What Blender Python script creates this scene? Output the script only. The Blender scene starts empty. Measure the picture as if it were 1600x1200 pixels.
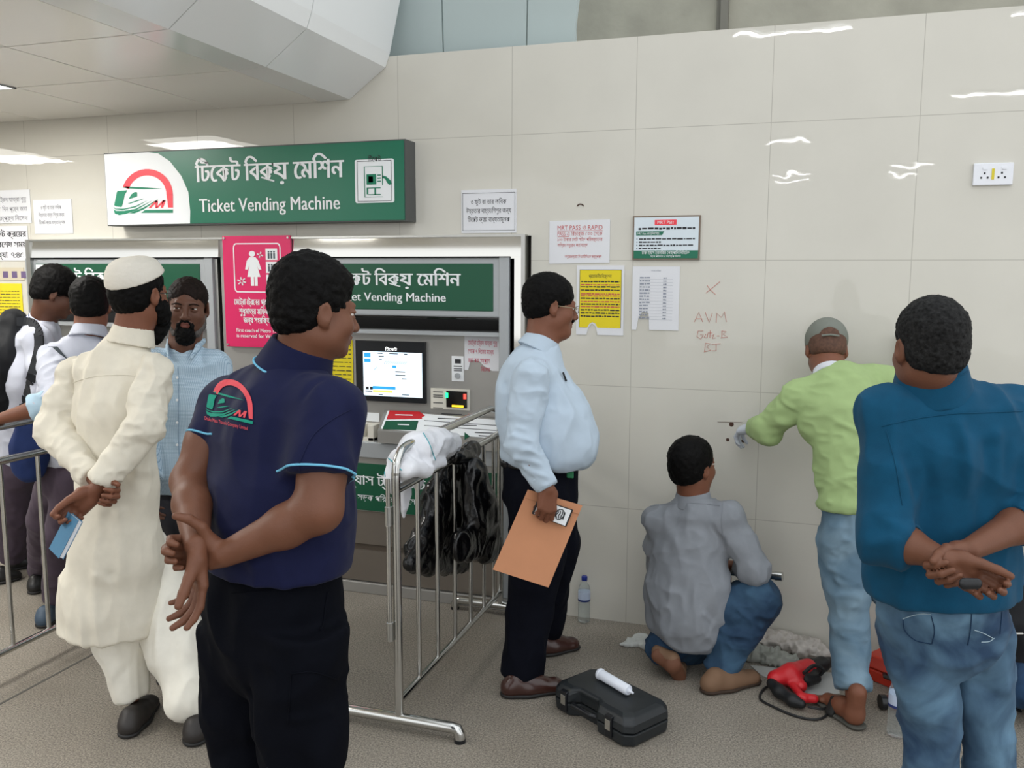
import bpy, bmesh, math, random
import numpy as np
from mathutils import Vector, Matrix
from mathutils.bvhtree import BVHTree
random.seed(4); RNG = np.random.default_rng(4)
scn = bpy.context.scene
COL = scn.collection

# ------------------------------------------------------------------ camera
FPX = 1361.0
YAW, PITCH, ROLL = math.radians(17.838), math.radians(7.350), math.radians(0.15)
CAM = np.array([1.927, -4.113, 1.726])
_cy, _sy, _cp, _sp = math.cos(YAW), math.sin(YAW), math.cos(PITCH), math.sin(PITCH)
FWD = np.array([-_sy*_cp, _cy*_cp, -_sp]); _r = np.array([_cy, _sy, 0.0]); _u = np.cross(_r, FWD)
RGT = math.cos(ROLL)*_r + math.sin(ROLL)*_u
UPV = -math.sin(ROLL)*_r + math.cos(ROLL)*_u
cam_d = bpy.data.cameras.new('camera'); cam = bpy.data.objects.new('camera', cam_d); COL.objects.link(cam)
cam_d.sensor_width = 36; cam_d.lens = FPX/1600*36; cam_d.clip_start = .05
cam.matrix_world = Matrix(((RGT[0], UPV[0], -FWD[0], CAM[0]), (RGT[1], UPV[1], -FWD[1], CAM[1]), (RGT[2], UPV[2], -FWD[2], CAM[2]), (0, 0, 0, 1)))
scn.camera = cam
scn.view_settings.view_transform = 'Standard'; scn.view_settings.look = 'None'
scn.view_settings.gamma = 1; scn.view_settings.use_curve_mapping = False
scn.view_settings.exposure = 0.39

# ------------------------------------------------------------------ daylight and room lamps
w = bpy.data.worlds.new('daylight'); scn.world = w; w.use_nodes = True
wn = w.node_tree; wn.nodes.clear()
wo = wn.nodes.new('ShaderNodeOutputWorld'); bg = wn.nodes.new('ShaderNodeBackground')
tcw = wn.nodes.new('ShaderNodeTexCoord'); sx = wn.nodes.new('ShaderNodeSeparateXYZ'); rp = wn.nodes.new('ShaderNodeValToRGB')
wn.links.new(tcw.outputs['Generated'], sx.inputs[0]); wn.links.new(sx.outputs['Z'], rp.inputs[0])
rp.color_ramp.elements[0].position = 0.0; rp.color_ramp.elements[0].color = (.84, .85, .86, 1)
rp.color_ramp.elements[1].position = .75; rp.color_ramp.elements[1].color = (.86, .90, .93, 1)
wn.links.new(rp.outputs[0], bg.inputs[0]); bg.inputs[1].default_value = 1.24
wn.links.new(bg.outputs[0], wo.inputs[0])

def area(name, loc, rot, sx_, sy_, power, col=(1, 1, 1)):
    l = bpy.data.lights.new(name, 'AREA'); l.shape = 'RECTANGLE'; l.size = sx_; l.size_y = sy_; l.energy = power; l.color = col
    o = bpy.data.objects.new(name, l); COL.objects.link(o); o.location = loc; o.rotation_euler = rot; return o
area('ceiling_lamp_light', (-1.95, -1.02, 2.56), (0, 0, 0), .55, .45, 15, (1, .98, .94))
area('ceiling_lamp_light', (-3.7, -1.2, 2.56), (0, 0, 0), .55, .45, 15, (1, .98, .94))
area('ceiling_lamp_light', (-1.95, -2.82, 2.56), (0, 0, 0), .55, .5, 24, (1, .98, .94))  # unseen lamp, added so the floor bounces more light onto the ceiling

# ------------------------------------------------------------------ pixel and depth -> place (all metres)
def ray(x, y): return FWD + RGT*((x-800)/FPX) + UPV*((600-y)/FPX)
def J(x, y, d): return CAM + ray(x, y)*d
def W(x, y, Y=0.0): q = ray(x, y); return CAM + q*((Y-CAM[1])/q[1])
def G(x, y, z=0.0): q = ray(x, y); return CAM + q*((z-CAM[2])/q[2])
def V(*a): return np.array(a, float)

# ------------------------------------------------------------------ helpers
def lin(c):
    if isinstance(c, str): c = [int(c[i:i+2], 16)/255 for i in (0, 2, 4)]
    return tuple((v/12.92 if v <= .04045 else ((v+.055)/1.055)**2.4) for v in c)
MATS = {}
def mat(name, col, rough=.6, metal=0., bump=0., bscale=60., var=0., vscale=8., spec=.5, emit=0., trans=0., alpha=1., sheen=0., stretch=None, ior=1.45, coat=0.):
    if name in MATS: return MATS[name]
    m = bpy.data.materials.new(name); m.use_nodes = True; nt = m.node_tree; b = nt.nodes['Principled BSDF']
    c = (*lin(col), 1); b.inputs['Base Color'].default_value = c
    b.inputs['Roughness'].default_value = rough; b.inputs['Metallic'].default_value = metal
    b.inputs['Specular IOR Level'].default_value = spec; b.inputs['IOR'].default_value = ior
    if trans: b.inputs['Transmission Weight'].default_value = trans
    if sheen: b.inputs['Sheen Weight'].default_value = sheen
    if coat: b.inputs['Coat Weight'].default_value = coat; b.inputs['Coat Roughness'].default_value = .08
    if alpha < 1: b.inputs['Alpha'].default_value = alpha
    if emit: b.inputs['Emission Color'].default_value = c; b.inputs['Emission Strength'].default_value = emit
    tc = nt.nodes.new('ShaderNodeTexCoord'); src = tc.outputs['Object']
    if stretch:
        mp = nt.nodes.new('ShaderNodeMapping'); mp.inputs['Scale'].default_value = stretch; nt.links.new(src, mp.inputs[0]); src = mp.outputs[0]
    if var:
        n = nt.nodes.new('ShaderNodeTexNoise'); n.inputs['Scale'].default_value = vscale; n.inputs['Detail'].default_value = 5
        nt.links.new(src, n.inputs['Vector'])
        mx = nt.nodes.new('ShaderNodeMix'); mx.data_type = 'RGBA'
        mx.inputs['A'].default_value = tuple(max(0, v*(1-var)) for v in c[:3])+(1,); mx.inputs['B'].default_value = tuple(min(1, v*(1+var)) for v in c[:3])+(1,)
        mr = nt.nodes.new('ShaderNodeMapRange'); mr.inputs[1].default_value = .3; mr.inputs[2].default_value = .7
        nt.links.new(n.outputs['Fac'], mr.inputs[0]); nt.links.new(mr.outputs[0], mx.inputs['Factor']); nt.links.new(mx.outputs['Result'], b.inputs['Base Color'])
    if bump:
        n2 = nt.nodes.new('ShaderNodeTexNoise'); n2.inputs['Scale'].default_value = bscale; n2.inputs['Detail'].default_value = 4
        nt.links.new(src, n2.inputs['Vector'])
        bp = nt.nodes.new('ShaderNodeBump'); bp.inputs['Strength'].default_value = 1; bp.inputs['Distance'].default_value = bump
        nt.links.new(n2.outputs['Fac'], bp.inputs['Height']); nt.links.new(bp.outputs[0], b.inputs['Normal'])
    MATS[name] = m; return m

def mesh_obj(name, verts, faces, m=None, parent=None, smooth=False, loc=None, mats=None, fm=None):
    me = bpy.data.meshes.new(name)
    verts = np.asarray(verts, float)
    if loc is not None: verts = verts - np.asarray(loc)
    me.from_pydata(verts.tolist(), [], faces if isinstance(faces, list) else faces.tolist())
    if mats:
        for q in mats: me.materials.append(q)
        if fm is not None: me.polygons.foreach_set('material_index', np.asarray(fm, np.int32))
    elif m: me.materials.append(m)
    if smooth: me.polygons.foreach_set('use_smooth', np.ones(len(me.polygons), bool))
    me.update(); o = bpy.data.objects.new(name, me); COL.objects.link(o)
    if loc is not None: o.location = loc
    if parent is not None: attach(o, parent)
    return o
def attach(o, parent):
    o.parent = parent; o.location = Vector(o.location) - world_loc(parent)
def world_loc(p):
    v = Vector(p.location)
    while p.parent: p = p.parent; v += Vector(p.location)
    return v
def empty(name, loc): o = bpy.data.objects.new(name, None); COL.objects.link(o); o.location = loc; o.empty_display_size = .1; return o
def tag(o, label=None, cat=None, group=None, kind=None):
    if label: o['label'] = label
    if cat: o['category'] = cat
    if group: o['group'] = group
    if kind: o['kind'] = kind
    return o

class MB:
    def __init__(s): s.v = []; s.f = []
    def add(s, vs, fs):
        n = len(s.v); s.v += [tuple(map(float, q)) for q in vs]; s.f += [tuple(i+n for i in q) for q in fs]; return s
    def box(s, x0, x1, y0, y1, z0, z1):
        return s.add([(x0, y0, z0), (x1, y0, z0), (x1, y1, z0), (x0, y1, z0), (x0, y0, z1), (x1, y0, z1), (x1, y1, z1), (x0, y1, z1)],
                     [(0, 3, 2, 1), (4, 5, 6, 7), (0, 1, 5, 4), (1, 2, 6, 5), (2, 3, 7, 6), (3, 0, 4, 7)])
    def hexa(s, a, b):  # two quads (lists of 4 points): bottom/front a, top/back b
        return s.add(list(a)+list(b), [(0, 3, 2, 1), (4, 5, 6, 7), (0, 1, 5, 4), (1, 2, 6, 5), (2, 3, 7, 6), (3, 0, 4, 7)])
    def prism(s, pts, off):  # planar polygon of 3d points, swept by vector
        n = len(pts); off = np.asarray(off)
        return s.add([np.asarray(p) for p in pts]+[np.asarray(p)+off for p in pts], [tuple(range(n-1, -1, -1)), tuple(range(n, 2*n))]+[(i, (i+1) % n, n+(i+1) % n, n+i) for i in range(n)])
    def poly(s, pts): return s.add(pts, [tuple(range(len(pts)))])
    def tube(s, pts, r, n=12, caps=True):
        pts = [np.asarray(p, float) for p in pts]; rs = r if hasattr(r, '__len__') else [r]*len(pts); rings = []; ref = None; vs = []
        for i, p in enumerate(pts):
            t = pts[min(i+1, len(pts)-1)]-pts[max(i-1, 0)]; t /= np.linalg.norm(t)+1e-9
            if ref is None: ref = np.cross(t, (0, 0, 1)) if abs(t[2]) < .9 else np.cross(t, (1, 0, 0))
            a = ref-t*(ref@t); a /= np.linalg.norm(a)+1e-9; ref = a; b = np.cross(t, a)
            vs += [p+rs[i]*(a*math.cos(2*math.pi*k/n)+b*math.sin(2*math.pi*k/n)) for k in range(n)]
        fs = [(i*n+k, i*n+(k+1) % n, (i+1)*n+(k+1) % n, (i+1)*n+k) for i in range(len(pts)-1) for k in range(n)]
        if caps: fs += [tuple(range(n-1, -1, -1)), tuple(range((len(pts)-1)*n, len(pts)*n))]
        return s.add(vs, fs)
    def lathe(s, prof, c, n=20, axis=None):  # prof list of (r, z)
        vs = [(c[0]+r*math.cos(2*math.pi*k/n), c[1]+r*math.sin(2*math.pi*k/n), c[2]+z) for r, z in prof for k in range(n)]
        fs = [(i*n+k, i*n+(k+1) % n, (i+1)*n+(k+1) % n, (i+1)*n+k) for i in range(len(prof)-1) for k in range(n)]
        return s.add(vs, fs+[tuple(range(n-1, -1, -1)), tuple(range((len(prof)-1)*n, len(prof)*n))])
    def build(s, name, m, parent=None, smooth=False, loc=None, bevel=0, seg=2, sharp=40):
        if loc is None: loc = world_loc(parent) if parent is not None else np.mean(np.array(s.v), 0)
        o = mesh_obj(name, s.v, s.f, m, parent, smooth, loc=np.array(loc))
        if smooth and sharp:
            bm = bmesh.new(); bm.from_mesh(o.data)
            for e in bm.edges:
                if len(e.link_faces) == 2 and e.calc_face_angle(0) > math.radians(sharp): e.smooth = False
            bm.to_mesh(o.data); bm.free()
        if bevel:
            md = o.modifiers.new('bevel', 'BEVEL'); md.width = bevel; md.segments = seg; md.limit_method = 'ANGLE'
        return o

def arc(p0, p1, p2, n=8):  # quadratic curve
    p0, p1, p2 = map(np.asarray, (p0, p1, p2)); return [(1-t)**2*p0+2*t*(1-t)*p1+t*t*p2 for t in np.linspace(0, 1, n)]
def crom(pts, n=6):
    pts = [np.asarray(p, float) for p in pts]; P_ = [2*pts[0]-pts[1]]+pts+[2*pts[-1]-pts[-2]]; out = []
    for i in range(1, len(P_)-2):
        for t in np.linspace(0, 1, n, endpoint=False):
            a, b, c, d = P_[i-1:i+3]; out.append(.5*((2*b)+(c-a)*t+(2*a-5*b+4*c-d)*t*t+(3*b-a-3*c+d)*t**3))
    return out+[pts[-1]]

# writing: glyph outlines as real lettering meshes
_BN_PRE = '\u09bf\u09c7\u09c8'
def bn(s):
    s = s.replace('\u09cb', '\u09c7\u09be'); s = s.replace('\u09af\u09bc', '\u09df').replace('\u09a1\u09bc', '\u09dc')
    out = []; i = 0
    cl = []
    for ch in s:
        o = ord(ch)
        if (0x995 <= o <= 0x9b9) or o in (0x9dc, 0x9dd, 0x9df):
            if cl and out[cl[0]:][-1:] == ['\u09cd']: out.append(ch)
            else: cl = [len(out)]; out.append(ch)
        elif ch == '\u09cd': out.append(ch)
        elif ch in _BN_PRE and cl: out.insert(cl[0], ch); cl = []; cl = []
        else: out.append(ch); 
    return ''.join(out)
def text_geo(s, size, align='LEFT', width=None):
    cu = bpy.data.curves.new('t', 'FONT'); cu.body = s; cu.size = size; cu.align_x = align; cu.resolution_u = 3
    o = bpy.data.objects.new('t', cu); COL.objects.link(o)
    dg = bpy.context.evaluated_depsgraph_get(); dg.update(); me = bpy.data.meshes.new_from_object(o.evaluated_get(dg))
    vs = np.array([v.co[:] for v in me.vertices]).reshape(-1, 3); fs = [tuple(p.vertices) for p in me.polygons]
    bpy.data.objects.remove(o); bpy.data.curves.remove(cu); bpy.data.meshes.remove(me)
    if len(vs) and width:
        w_ = vs[:, 0].max()-vs[:, 0].min(); k = width/w_
        x0 = vs[:, 0].min() if align == 'LEFT' else (vs[:, 0].max()+vs[:, 0].min())/2
        vs[:, 0] = (vs[:, 0]-x0)*k
    return vs, fs
def wall_text(mb, s, x, z, size, Y, align='LEFT', width=None, bold=0):
    vs, fs = text_geo(s, size, align, width)
    if len(vs) == 0: return
    for k in range(1+(2 if bold else 0)):
        dx = (0, bold, -bold)[k]
        mb.add([(x+v[0]+dx, Y-.00008*k, z+v[1]) for v in vs], fs)
# ------------------------------------------------------------------ room shell
def tile_wall_mat():
    m = mat('glazed_wall_tile', 'cfccc2', rough=.02, spec=.4, var=.03, vscale=3)
    nt = m.node_tree; b = nt.nodes['Principled BSDF']; L = nt.links
    tc = nt.nodes.new('ShaderNodeTexCoord'); s = nt.nodes.new('ShaderNodeSeparateXYZ'); L.new(tc.outputs['Object'], s.inputs[0])
    def math_(op, a, b_=None):
        n = nt.nodes.new('ShaderNodeMath'); n.operation = op
        for i, q in enumerate((a, b_)):
            if q is None: continue
            if isinstance(q, (int, float)): n.inputs[i].default_value = q
            else: L.new(q, n.inputs[i])
        return n.outputs[0]
    dx = math_('PINGPONG', math_('ADD', s.outputs['X'], 6.0), .3); dz = math_('PINGPONG', math_('ADD', s.outputs['Z'], .02), .3)
    ln = math_('LESS_THAN', math_('MINIMUM', dx, dz), .0016)
    old = b.inputs['Base Color'].links[0].from_socket
    mx = nt.nodes.new('ShaderNodeMix'); mx.data_type = 'RGBA'; L.new(math_('MULTIPLY', ln, .38), mx.inputs['Factor']); L.new(old, mx.inputs['A']); mx.inputs['B'].default_value = (.16, .14, .11, 1)
    L.new(mx.outputs['Result'], b.inputs['Base Color'])
    # gentle waviness and per-tile tilt of the glaze
    n = nt.nodes.new('ShaderNodeTexNoise'); n.inputs['Scale'].default_value = 9; n.inputs['Detail'].default_value = 1; L.new(tc.outputs['Object'], n.inputs['Vector'])
    bp = nt.nodes.new('ShaderNodeBump'); bp.inputs['Strength'].default_value = 1; bp.inputs['Distance'].default_value = .00045; L.new(n.outputs['Fac'], bp.inputs['Height']); L.new(bp.outputs[0], b.inputs['Normal'])
    return m
M_TILE = tile_wall_mat()
def floor_mat():
    m = mat('speckled_floor', '857a6e', rough=.42, spec=.3); nt = m.node_tree; b = nt.nodes['Principled BSDF']; L = nt.links
    tc = nt.nodes.new('ShaderNodeTexCoord')
    n = nt.nodes.new('ShaderNodeTexNoise'); n.inputs['Scale'].default_value = 150; n.inputs['Detail'].default_value = 3; n.inputs['Roughness'].default_value = .7; L.new(tc.outputs['Object'], n.inputs['Vector'])
    r = nt.nodes.new('ShaderNodeValToRGB'); e = r.color_ramp.elements; e[0].position = .36; e[0].color = (*lin('645f57'), 1); e[1].position = .66; e[1].color = (*lin('aea69a'), 1); L.new(n.outputs['Fac'], r.inputs[0])
    n2 = nt.nodes.new('ShaderNodeTexNoise'); n2.inputs['Scale'].default_value = 1.6; n2.inputs['Detail'].default_value = 4; L.new(tc.outputs['Object'], n2.inputs['Vector'])
    mx = nt.nodes.new('ShaderNodeMix'); mx.data_type = 'RGBA'; mx.blend_type = 'MULTIPLY'; mx.inputs['Factor'].default_value = .5
    r2 = nt.nodes.new('ShaderNodeValToRGB'); r2.color_ramp.elements[0].position = .3; r2.color_ramp.elements[0].color = (.62, .58, .54, 1); r2.color_ramp.elements[1].position = .65; r2.color_ramp.elements[1].color = (1, 1, 1, 1); L.new(n2.outputs['Fac'], r2.inputs[0])
    L.new(r.outputs[0], mx.inputs['A']); L.new(r2.outputs[0], mx.inputs['B']); L.new(mx.outputs['Result'], b.inputs['Base Color'])
    return m
M_FLOOR = floor_mat()
M_STEEL = mat('brushed_steel', 'b9b9b6', rough=.28, metal=1, bump=.0002, bscale=40, stretch=(1, 1, 30))
M_STEELD = mat('satin_steel_panel', 'a9a7a3', rough=.36, metal=.6, var=.06, vscale=3)
M_MIRROR = mat('polished_steel', 'd6d5d0', rough=.05, metal=1)
M_PIPE = mat('tube_steel', 'c9c9c6', rough=.16, metal=1)
M_ALU = mat('grey_painted_metal', 'a9adb0', rough=.4, metal=.3)
M_BEAM = mat('white_enamel_panel', 'eceeee', rough=.18, spec=.4)
M_BEAM2 = mat('pale_blue_enamel_panel', 'bccacb', rough=.3)
M_CEIL = mat('ceiling_tile', 'f4f2ec', rough=.22, bump=.00005, bscale=300)
M_GAP = mat('dark_joint', '55534e', rough=.7)
M_CONC = mat('raw_concrete', 'a5a396', rough=.9, var=.12, vscale=5, bump=.002, bscale=30)
M_GREEN = mat('sign_green', '0d6b50', rough=.35)
M_GREEND = mat('panel_green', '0f5138', rough=.4)
M_WHITE = mat('sign_white', 'e9ecee', rough=.4)
M_INKG = mat('ink_green', '0b7a5a', rough=.5)
M_RED = mat('sign_red', 'ee4350', rough=.45)
M_BLACK = mat('black_plastic', '14161a', rough=.35)
M_DARK = mat('dark_glass', '1a1817', rough=.08)
M_PAPER = mat('white_paper', 'dfe0e4', rough=.8, bump=.0006, bscale=12)
M_INK = mat('ink_black', '2c2c30', rough=.7)
M_INKR = mat('ink_red', 'c0504f', rough=.7)
M_YEL = mat('yellow_paper', 'e3cf22', rough=.7)
M_PINK = mat('pink_acrylic', 'd92763', rough=.3)
M_GLOW = mat('lamp_diffuser', 'fffdf6', emit=7)
M_TUBE = mat('lit_tube', 'ffffff', emit=45)

def struct(o): o['kind'] = 'structure'; return o
struct(MB().box(-7, 6.5, -17, .16, -.12, 0).build('floor', M_FLOOR, loc=(0, 0, 0)))
# long joint strips in the floor
for i, (a, b) in enumerate((((-1.05, -3.2), (-1.02, 0)), )):
    struct(MB().prism([V(a[0]-.006, a[1], 0.0), V(a[0]+.006, a[1], 0.0), V(b[0]+.006, b[1], 0.0), V(b[0]-.006, b[1], 0.0)], (0, 0, .0012)).build('trim_%d' % (i+1), M_GAP))
WT = 2.79
struct(MB().box(-7, -2.40, 0, .15, 0, 2.6).box(.70, 6.5, 0, .15, 0, WT).box(-2.40, .70, 0, .15, 1.90, WT).build('wall_back', M_TILE, loc=(0, 0, 0)))
struct(MB().box(-2.46, .74, .149, .9, 0, 1.95).build('wall_niche', M_GAP))
struct(MB().box(-7.2, -7, -17, .2, 0, 2.6).build('wall_left', M_TILE, loc=(0, 0, 0)))
struct(MB().box(-.3, 6.5, 1.0, 1.15, 0, 4.6).build('wall_concrete', M_CONC))
p = J(1128, 30, 5.2); 
struct(MB().box(1.485, 1.525, .93, 1.0, 2.2, 4.6).box(1.46, 1.485, .975, 1.0, 2.2, 4.6).build('trim_2', mat('conduit_grey', '77756c', rough=.6)))
# ceiling of 60 cm tiles over the machines
CZ = 2.59
def ceil():
    b = MB(); xs = [-.43-.607*k for k in range(0, 11)]; ys = [-.0-.0, -.745, -1.352, -1.96, -2.57, -3.18, -3.8]
    g = .004
    for i in range(len(xs)-1):
        for j in range(len(ys)-1):
            if (i, j) in ((2, 1), (5, 1), (2, 4), (5, 4), (8, 1)): continue
            b.box(xs[i+1]+g, xs[i]-g, ys[j+1]+g, ys[j]-g, CZ, CZ+.02)
    return b, xs, ys
b, cxs, cys = ceil(); b.box(-7.2, -.43, -3.8, 0, CZ+.1, CZ+.13); struct(b.build('ceiling', M_CEIL))
struct(MB().box(-7, -.43, -3.8, 0, CZ+.012, CZ+.018).build('ceiling_backing', M_GAP))
for (i, j) in ((2, 1), (5, 1), (2, 4), (5, 4), (8, 1)):
    x0, x1, y0, y1 = cxs[i+1], cxs[i], cys[j+1], cys[j]
    t = empty('ceiling_light', ((x0+x1)/2, (y0+y1)/2, CZ))
    near = (i, j) == (2, 1)
    tag(t, 'square glowing ceiling light set in the white ceiling tiles' if not near else 'square glowing ceiling light at the left edge, above the machine', 'light', 'square ceiling lights')
    MB().box(x0+.012, x1-.012, y0+.012, y1-.012, CZ-.002, CZ+.006).build('diffuser', M_GLOW, t)
    MB().box(x0, x1, y0, y0+.012, CZ-.006, CZ+.011).box(x0, x1, y1-.012, y1, CZ-.006, CZ+.011).box(x0, x0+.012, y0, y1, CZ-.006, CZ+.011).box(x1-.012, x1, y0, y1, CZ-.006, CZ+.011).build('frame', M_ALU, t)
# the faceted white beam that runs out of the wall
def beam():
    prof = [(-.43, CZ), (-.268, CZ+.004), (-.065, 2.737), (-.040, 2.802)]
    prof2 = prof+[(.02, 3.05), (.03, 4.3), (-.43, 4.3)]
    b = MB(); ys = [-5.0, -4.4, -3.8, -3.19, -2.58, -1.97, -1.36, -.745, .0]
    g = .003
    for a, c in zip(ys[:-1], ys[1:]):
        b.prism([V(x, a+g, z) for x, z in prof2], (0, c-a-2*g, 0))
    return b
struct(beam().build('ceiling_beam', M_BEAM))
struct(MB().prism([V(x, -4.99, z) for x, z in [(-.42, CZ+.012), (-.27, CZ+.014), (-.07, 2.75), (-.05, 2.81), (0.0, 3.05), (.01, 4.29), (-.42, 4.29)]], (0, 4.98, 0)).build('ceiling_core', M_GAP))
# curved cladding that rises behind the top of the tiled wall
def cladding():
    b = MB(); g = .004
    top = [(W(609, 100, .3)[0]-.5), W(690, 60, .3)[0], W(820, 60, .3)[0]]
    xs = [-.75, .13, .575]
    for a, c in zip(xs[:-1], xs[1:]): b.hexa([V(a+g, .3, 2.6), V(c-g, .3, 2.6), V(c+.28-g, -.5, 4.4), V(a+.28+g, -.5, 4.4)], [V(a+g, .33, 2.6), V(c-g, .33, 2.6), V(c+.28-g, -.47, 4.4), V(a+.28+g, -.47, 4.4)])
    # last panel, its right edge curving
    q = [V(.575+g, .3, 2.6), V(.84, .3, 2.6), V(.865, .3-.13, 2.9), V(.90, .3-.2, 3.05), V(.98, .3-.31, 3.3), V(1.2, -.1, 3.7), V(1.8, -.5, 4.4), V(.855+g, -.5, 4.4)]
    q = [V(a[0], .3-(a[2]-2.6)*.444, a[2]) for a in q]
    b.prism(q, (0, .03, 0)); return b
struct(cladding().build('ceiling_cladding', M_BEAM2))
# tube lamps hanging in the high hall (their reflections show in the glaze)
def tube_lamp(x0, x1, y, z, lab):
    t = empty('tube_light', ((x0+x1)/2, y, z)); tag(t, lab, 'light', 'tube lights of the hall')
    MB().tube([V(x0, y, z), V(x1, y, z)], .009, 10).build('tube', M_TUBE, t, smooth=True)
    MB().box(x0-.02, x1+.02, y-.03, y+.03, z+.02, z+.06).build('housing', M_ALU, t)
for a in ((1.38, 2.28, -3.36, 3.6), (3.35, 3.9, -3.36, 3.6), (3.46, 4.4, -6.45, 3.6), (1.5, 2.04, -9.3, 3.6), (1.42, 2.08, -13.6, 3.6), (1.4, 2.1, -15.6, 3.6), (3.5, 4.15, -13.1, 3.6), (3.6, 4.15, -14.8, 3.6)): tube_lamp(*a, 'long white tube light hanging in the high hall')

# ------------------------------------------------------------------ the operator's emblem, drawn in its own little pixel space
def ring_poly(cx, cy, r0, r1, a0, a1, n=20):
    A = np.radians(np.linspace(a0, a1, n)); return [(cx+r1*math.cos(t), cy-r1*math.sin(t)) for t in A]+[(cx+r0*math.cos(t), cy-r0*math.sin(t)) for t in A[::-1]]
EMB_RED = [ring_poly(925, 617, 120, 160, 163, 0)+[], [(1045, 615), (1085, 615), (1086, 698), (1056, 698)],
           [(931, 701), (975, 655), (992, 655), (948, 701)], [(975, 655), (992, 655), (988, 701), (975, 701)], [(977, 701), (1022, 652), (1040, 652), (990, 701)], [(1022, 652), (1040, 652), (1024, 700), (1008, 700)]]
EMB_GRN = [[(766, 572), (790, 566), (880, 570), (1020, 580), (900, 584), (800, 578)], [(735, 600), (745, 592), (800, 590), (783, 620), (776, 660), (765, 695), (728, 690), (718, 684)],
           [(808, 646), (824, 616), (846, 600), (862, 602), (862, 628)], [(800, 672), (860, 652), (912, 640), (880, 652), (822, 672)],
           [(714, 694), (730, 704), (780, 704), (850, 688), (932, 650), (852, 696), (770, 714), (726, 708), (716, 702)],
           [(714, 708), (730, 718), (780, 718), (850, 706), (965, 648), (850, 718), (795, 736), (750, 745), (722, 735)], [(812, 734), (900, 698), (1000, 640), (905, 708), (845, 734)],
           [(886, 731), (912, 712), (1086, 710), (1086, 731)]]
def emblem(mb_red, mb_grn, fn):
    for P_ in EMB_RED[1:]: mb_red.poly([fn(x, y) for x, y in P_])
    n = len(EMB_RED[0])//2; A = EMB_RED[0]
    for k in range(n-1): mb_red.poly([fn(*A[k]), fn(*A[k+1]), fn(*A[2*n-2-k]), fn(*A[2*n-1-k])])
    for P_ in EMB_GRN: mb_grn.poly([fn(x, y) for x, y in P_])
KRO = [(.0, 0), (.0, 0)]
def ticket_title(mb, x0, x1, z, size, Y, bold):
    # the three words, each fitted to its own place
    s = x1-x0
    wall_text(mb, bn('টিকেট'), x0, z, size, Y, width=s*.315, bold=bold)
    wall_text(mb, bn('বি')+'ক', x0+s*.345, z, size, Y, width=s*.20, bold=bold)
    wall_text(mb, 'য়', x0+s*.535, z, size, Y, width=s*.105, bold=bold)
    h = size
    mb.tube([V(x0+s*.46, Y, z+h*.10), V(x0+s*.50, Y, z+h*.02), V(x0+s*.545, Y, z-h*.06)], h*.035, 6)
    wall_text(mb, bn('মেশিন'), x0+s*.675, z, size, Y, width=s*.325, bold=bold)

# ------------------------------------------------------------------ overhead sign box
SY = -.12
sx0, sx1 = W(162, 237, SY)[0], W(633, 218, SY)[0]; sz0, sz1 = 1.972, 2.366
sign = empty('sign_box', ((sx0+sx1)/2, SY/2, sz0)); tag(sign, 'long green and white hanging sign box reading Ticket Vending Machine', 'sign')
MB().box(sx0, sx1, SY, -.001, sz0, sz1).build('housing', mat('sign_edge_grey', '4d4f4e', rough=.5), sign)
MB().box(sx0+.006, sx1-.006, SY-.004, SY+.001, sz0+.006, sz1-.006).build('green_face', M_GREEN, sign)
cxw = W(298, 300, SY)[0]
wf = [V(sx0+.006, SY-.0045, sz0+.006), V(cxw-.01, SY-.0045, sz0+.006)]+[V(*p_) for p_ in [(W(298, 330, SY)[0], SY-.0045, W(298, 330, SY)[2]), (W(295, 300, SY)[0], SY-.0045, W(295, 300, SY)[2]), (W(284, 275, SY)[0], SY-.0045, W(284, 275, SY)[2]), (W(266, 252, SY)[0], SY-.0045, W(266, 252, SY)[2]), (W(248, 240, SY)[0], SY-.0045, W(248, 240, SY)[2]), (W(232, 236, SY)[0], SY-.0045, sz1-.006)]]+[V(sx0+.006, SY-.0045, sz1-.006)]
MB().prism(wf, (0, .004, 0)).build('white_face', M_WHITE, sign)
r_, g_ = MB(), MB(); emblem(r_, g_, lambda x, y: V(W(x/4, 150+y/4, SY)[0], SY-.0060, W(x/4, 150+y/4, SY)[2]))
r_.build('emblem_red', M_RED, sign); g_.build('emblem_green', M_INKG, sign)
t_ = MB(); ticket_title(t_, W(307, 280, SY)[0], W(538, 280, SY)[0], W(420, 281, SY)[2], .135, SY-.006, .0035); t_.build('bengali_lettering', M_WHITE, sign)
t_ = MB(); wall_text(t_, 'Ticket Vending Machine', W(313, 330, SY)[0], W(420, 329, SY)[2], .098, SY-.006, width=W(532, 330, SY)[0]-W(313, 330, SY)[0], bold=.0012); t_.build('english_lettering', M_WHITE, sign)
def rrect(x0, x1, z0, z1, r, n=5):
    o = []
    for cx_, cz_, a in ((x1-r, z1-r, 0), (x0+r, z1-r, 90), (x0+r, z0+r, 180), (x1-r, z0+r, 270)):
        for k in range(n+1): t = math.radians(a+90*k/n); o.append((cx_+r*math.cos(t), cz_+r*math.sin(t)))
    return o
px0, px1, pz1, pz0 = W(555, 250, SY)[0], W(616, 250, SY)[0], W(585, 249, SY)[2], W(585, 317, SY)[2]
MB().prism([V(x, SY-.006, z) for x, z in rrect(px0, px1, pz0, pz1, .01)], (0, .002, 0)).build('pictogram_plate', M_WHITE, sign)
def pic(u, v): return V(px0+(px1-px0)*u, SY-.0075, pz0+(pz1-pz0)*v)
q = MB()
def prect(q, u0, u1, v0, v1): q.poly([pic(u0, v0), pic(u1, v0), pic(u1, v1), pic(u0, v1)])
for a in ((.3, .55, .42, .66),): prect(q, *a)
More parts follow.
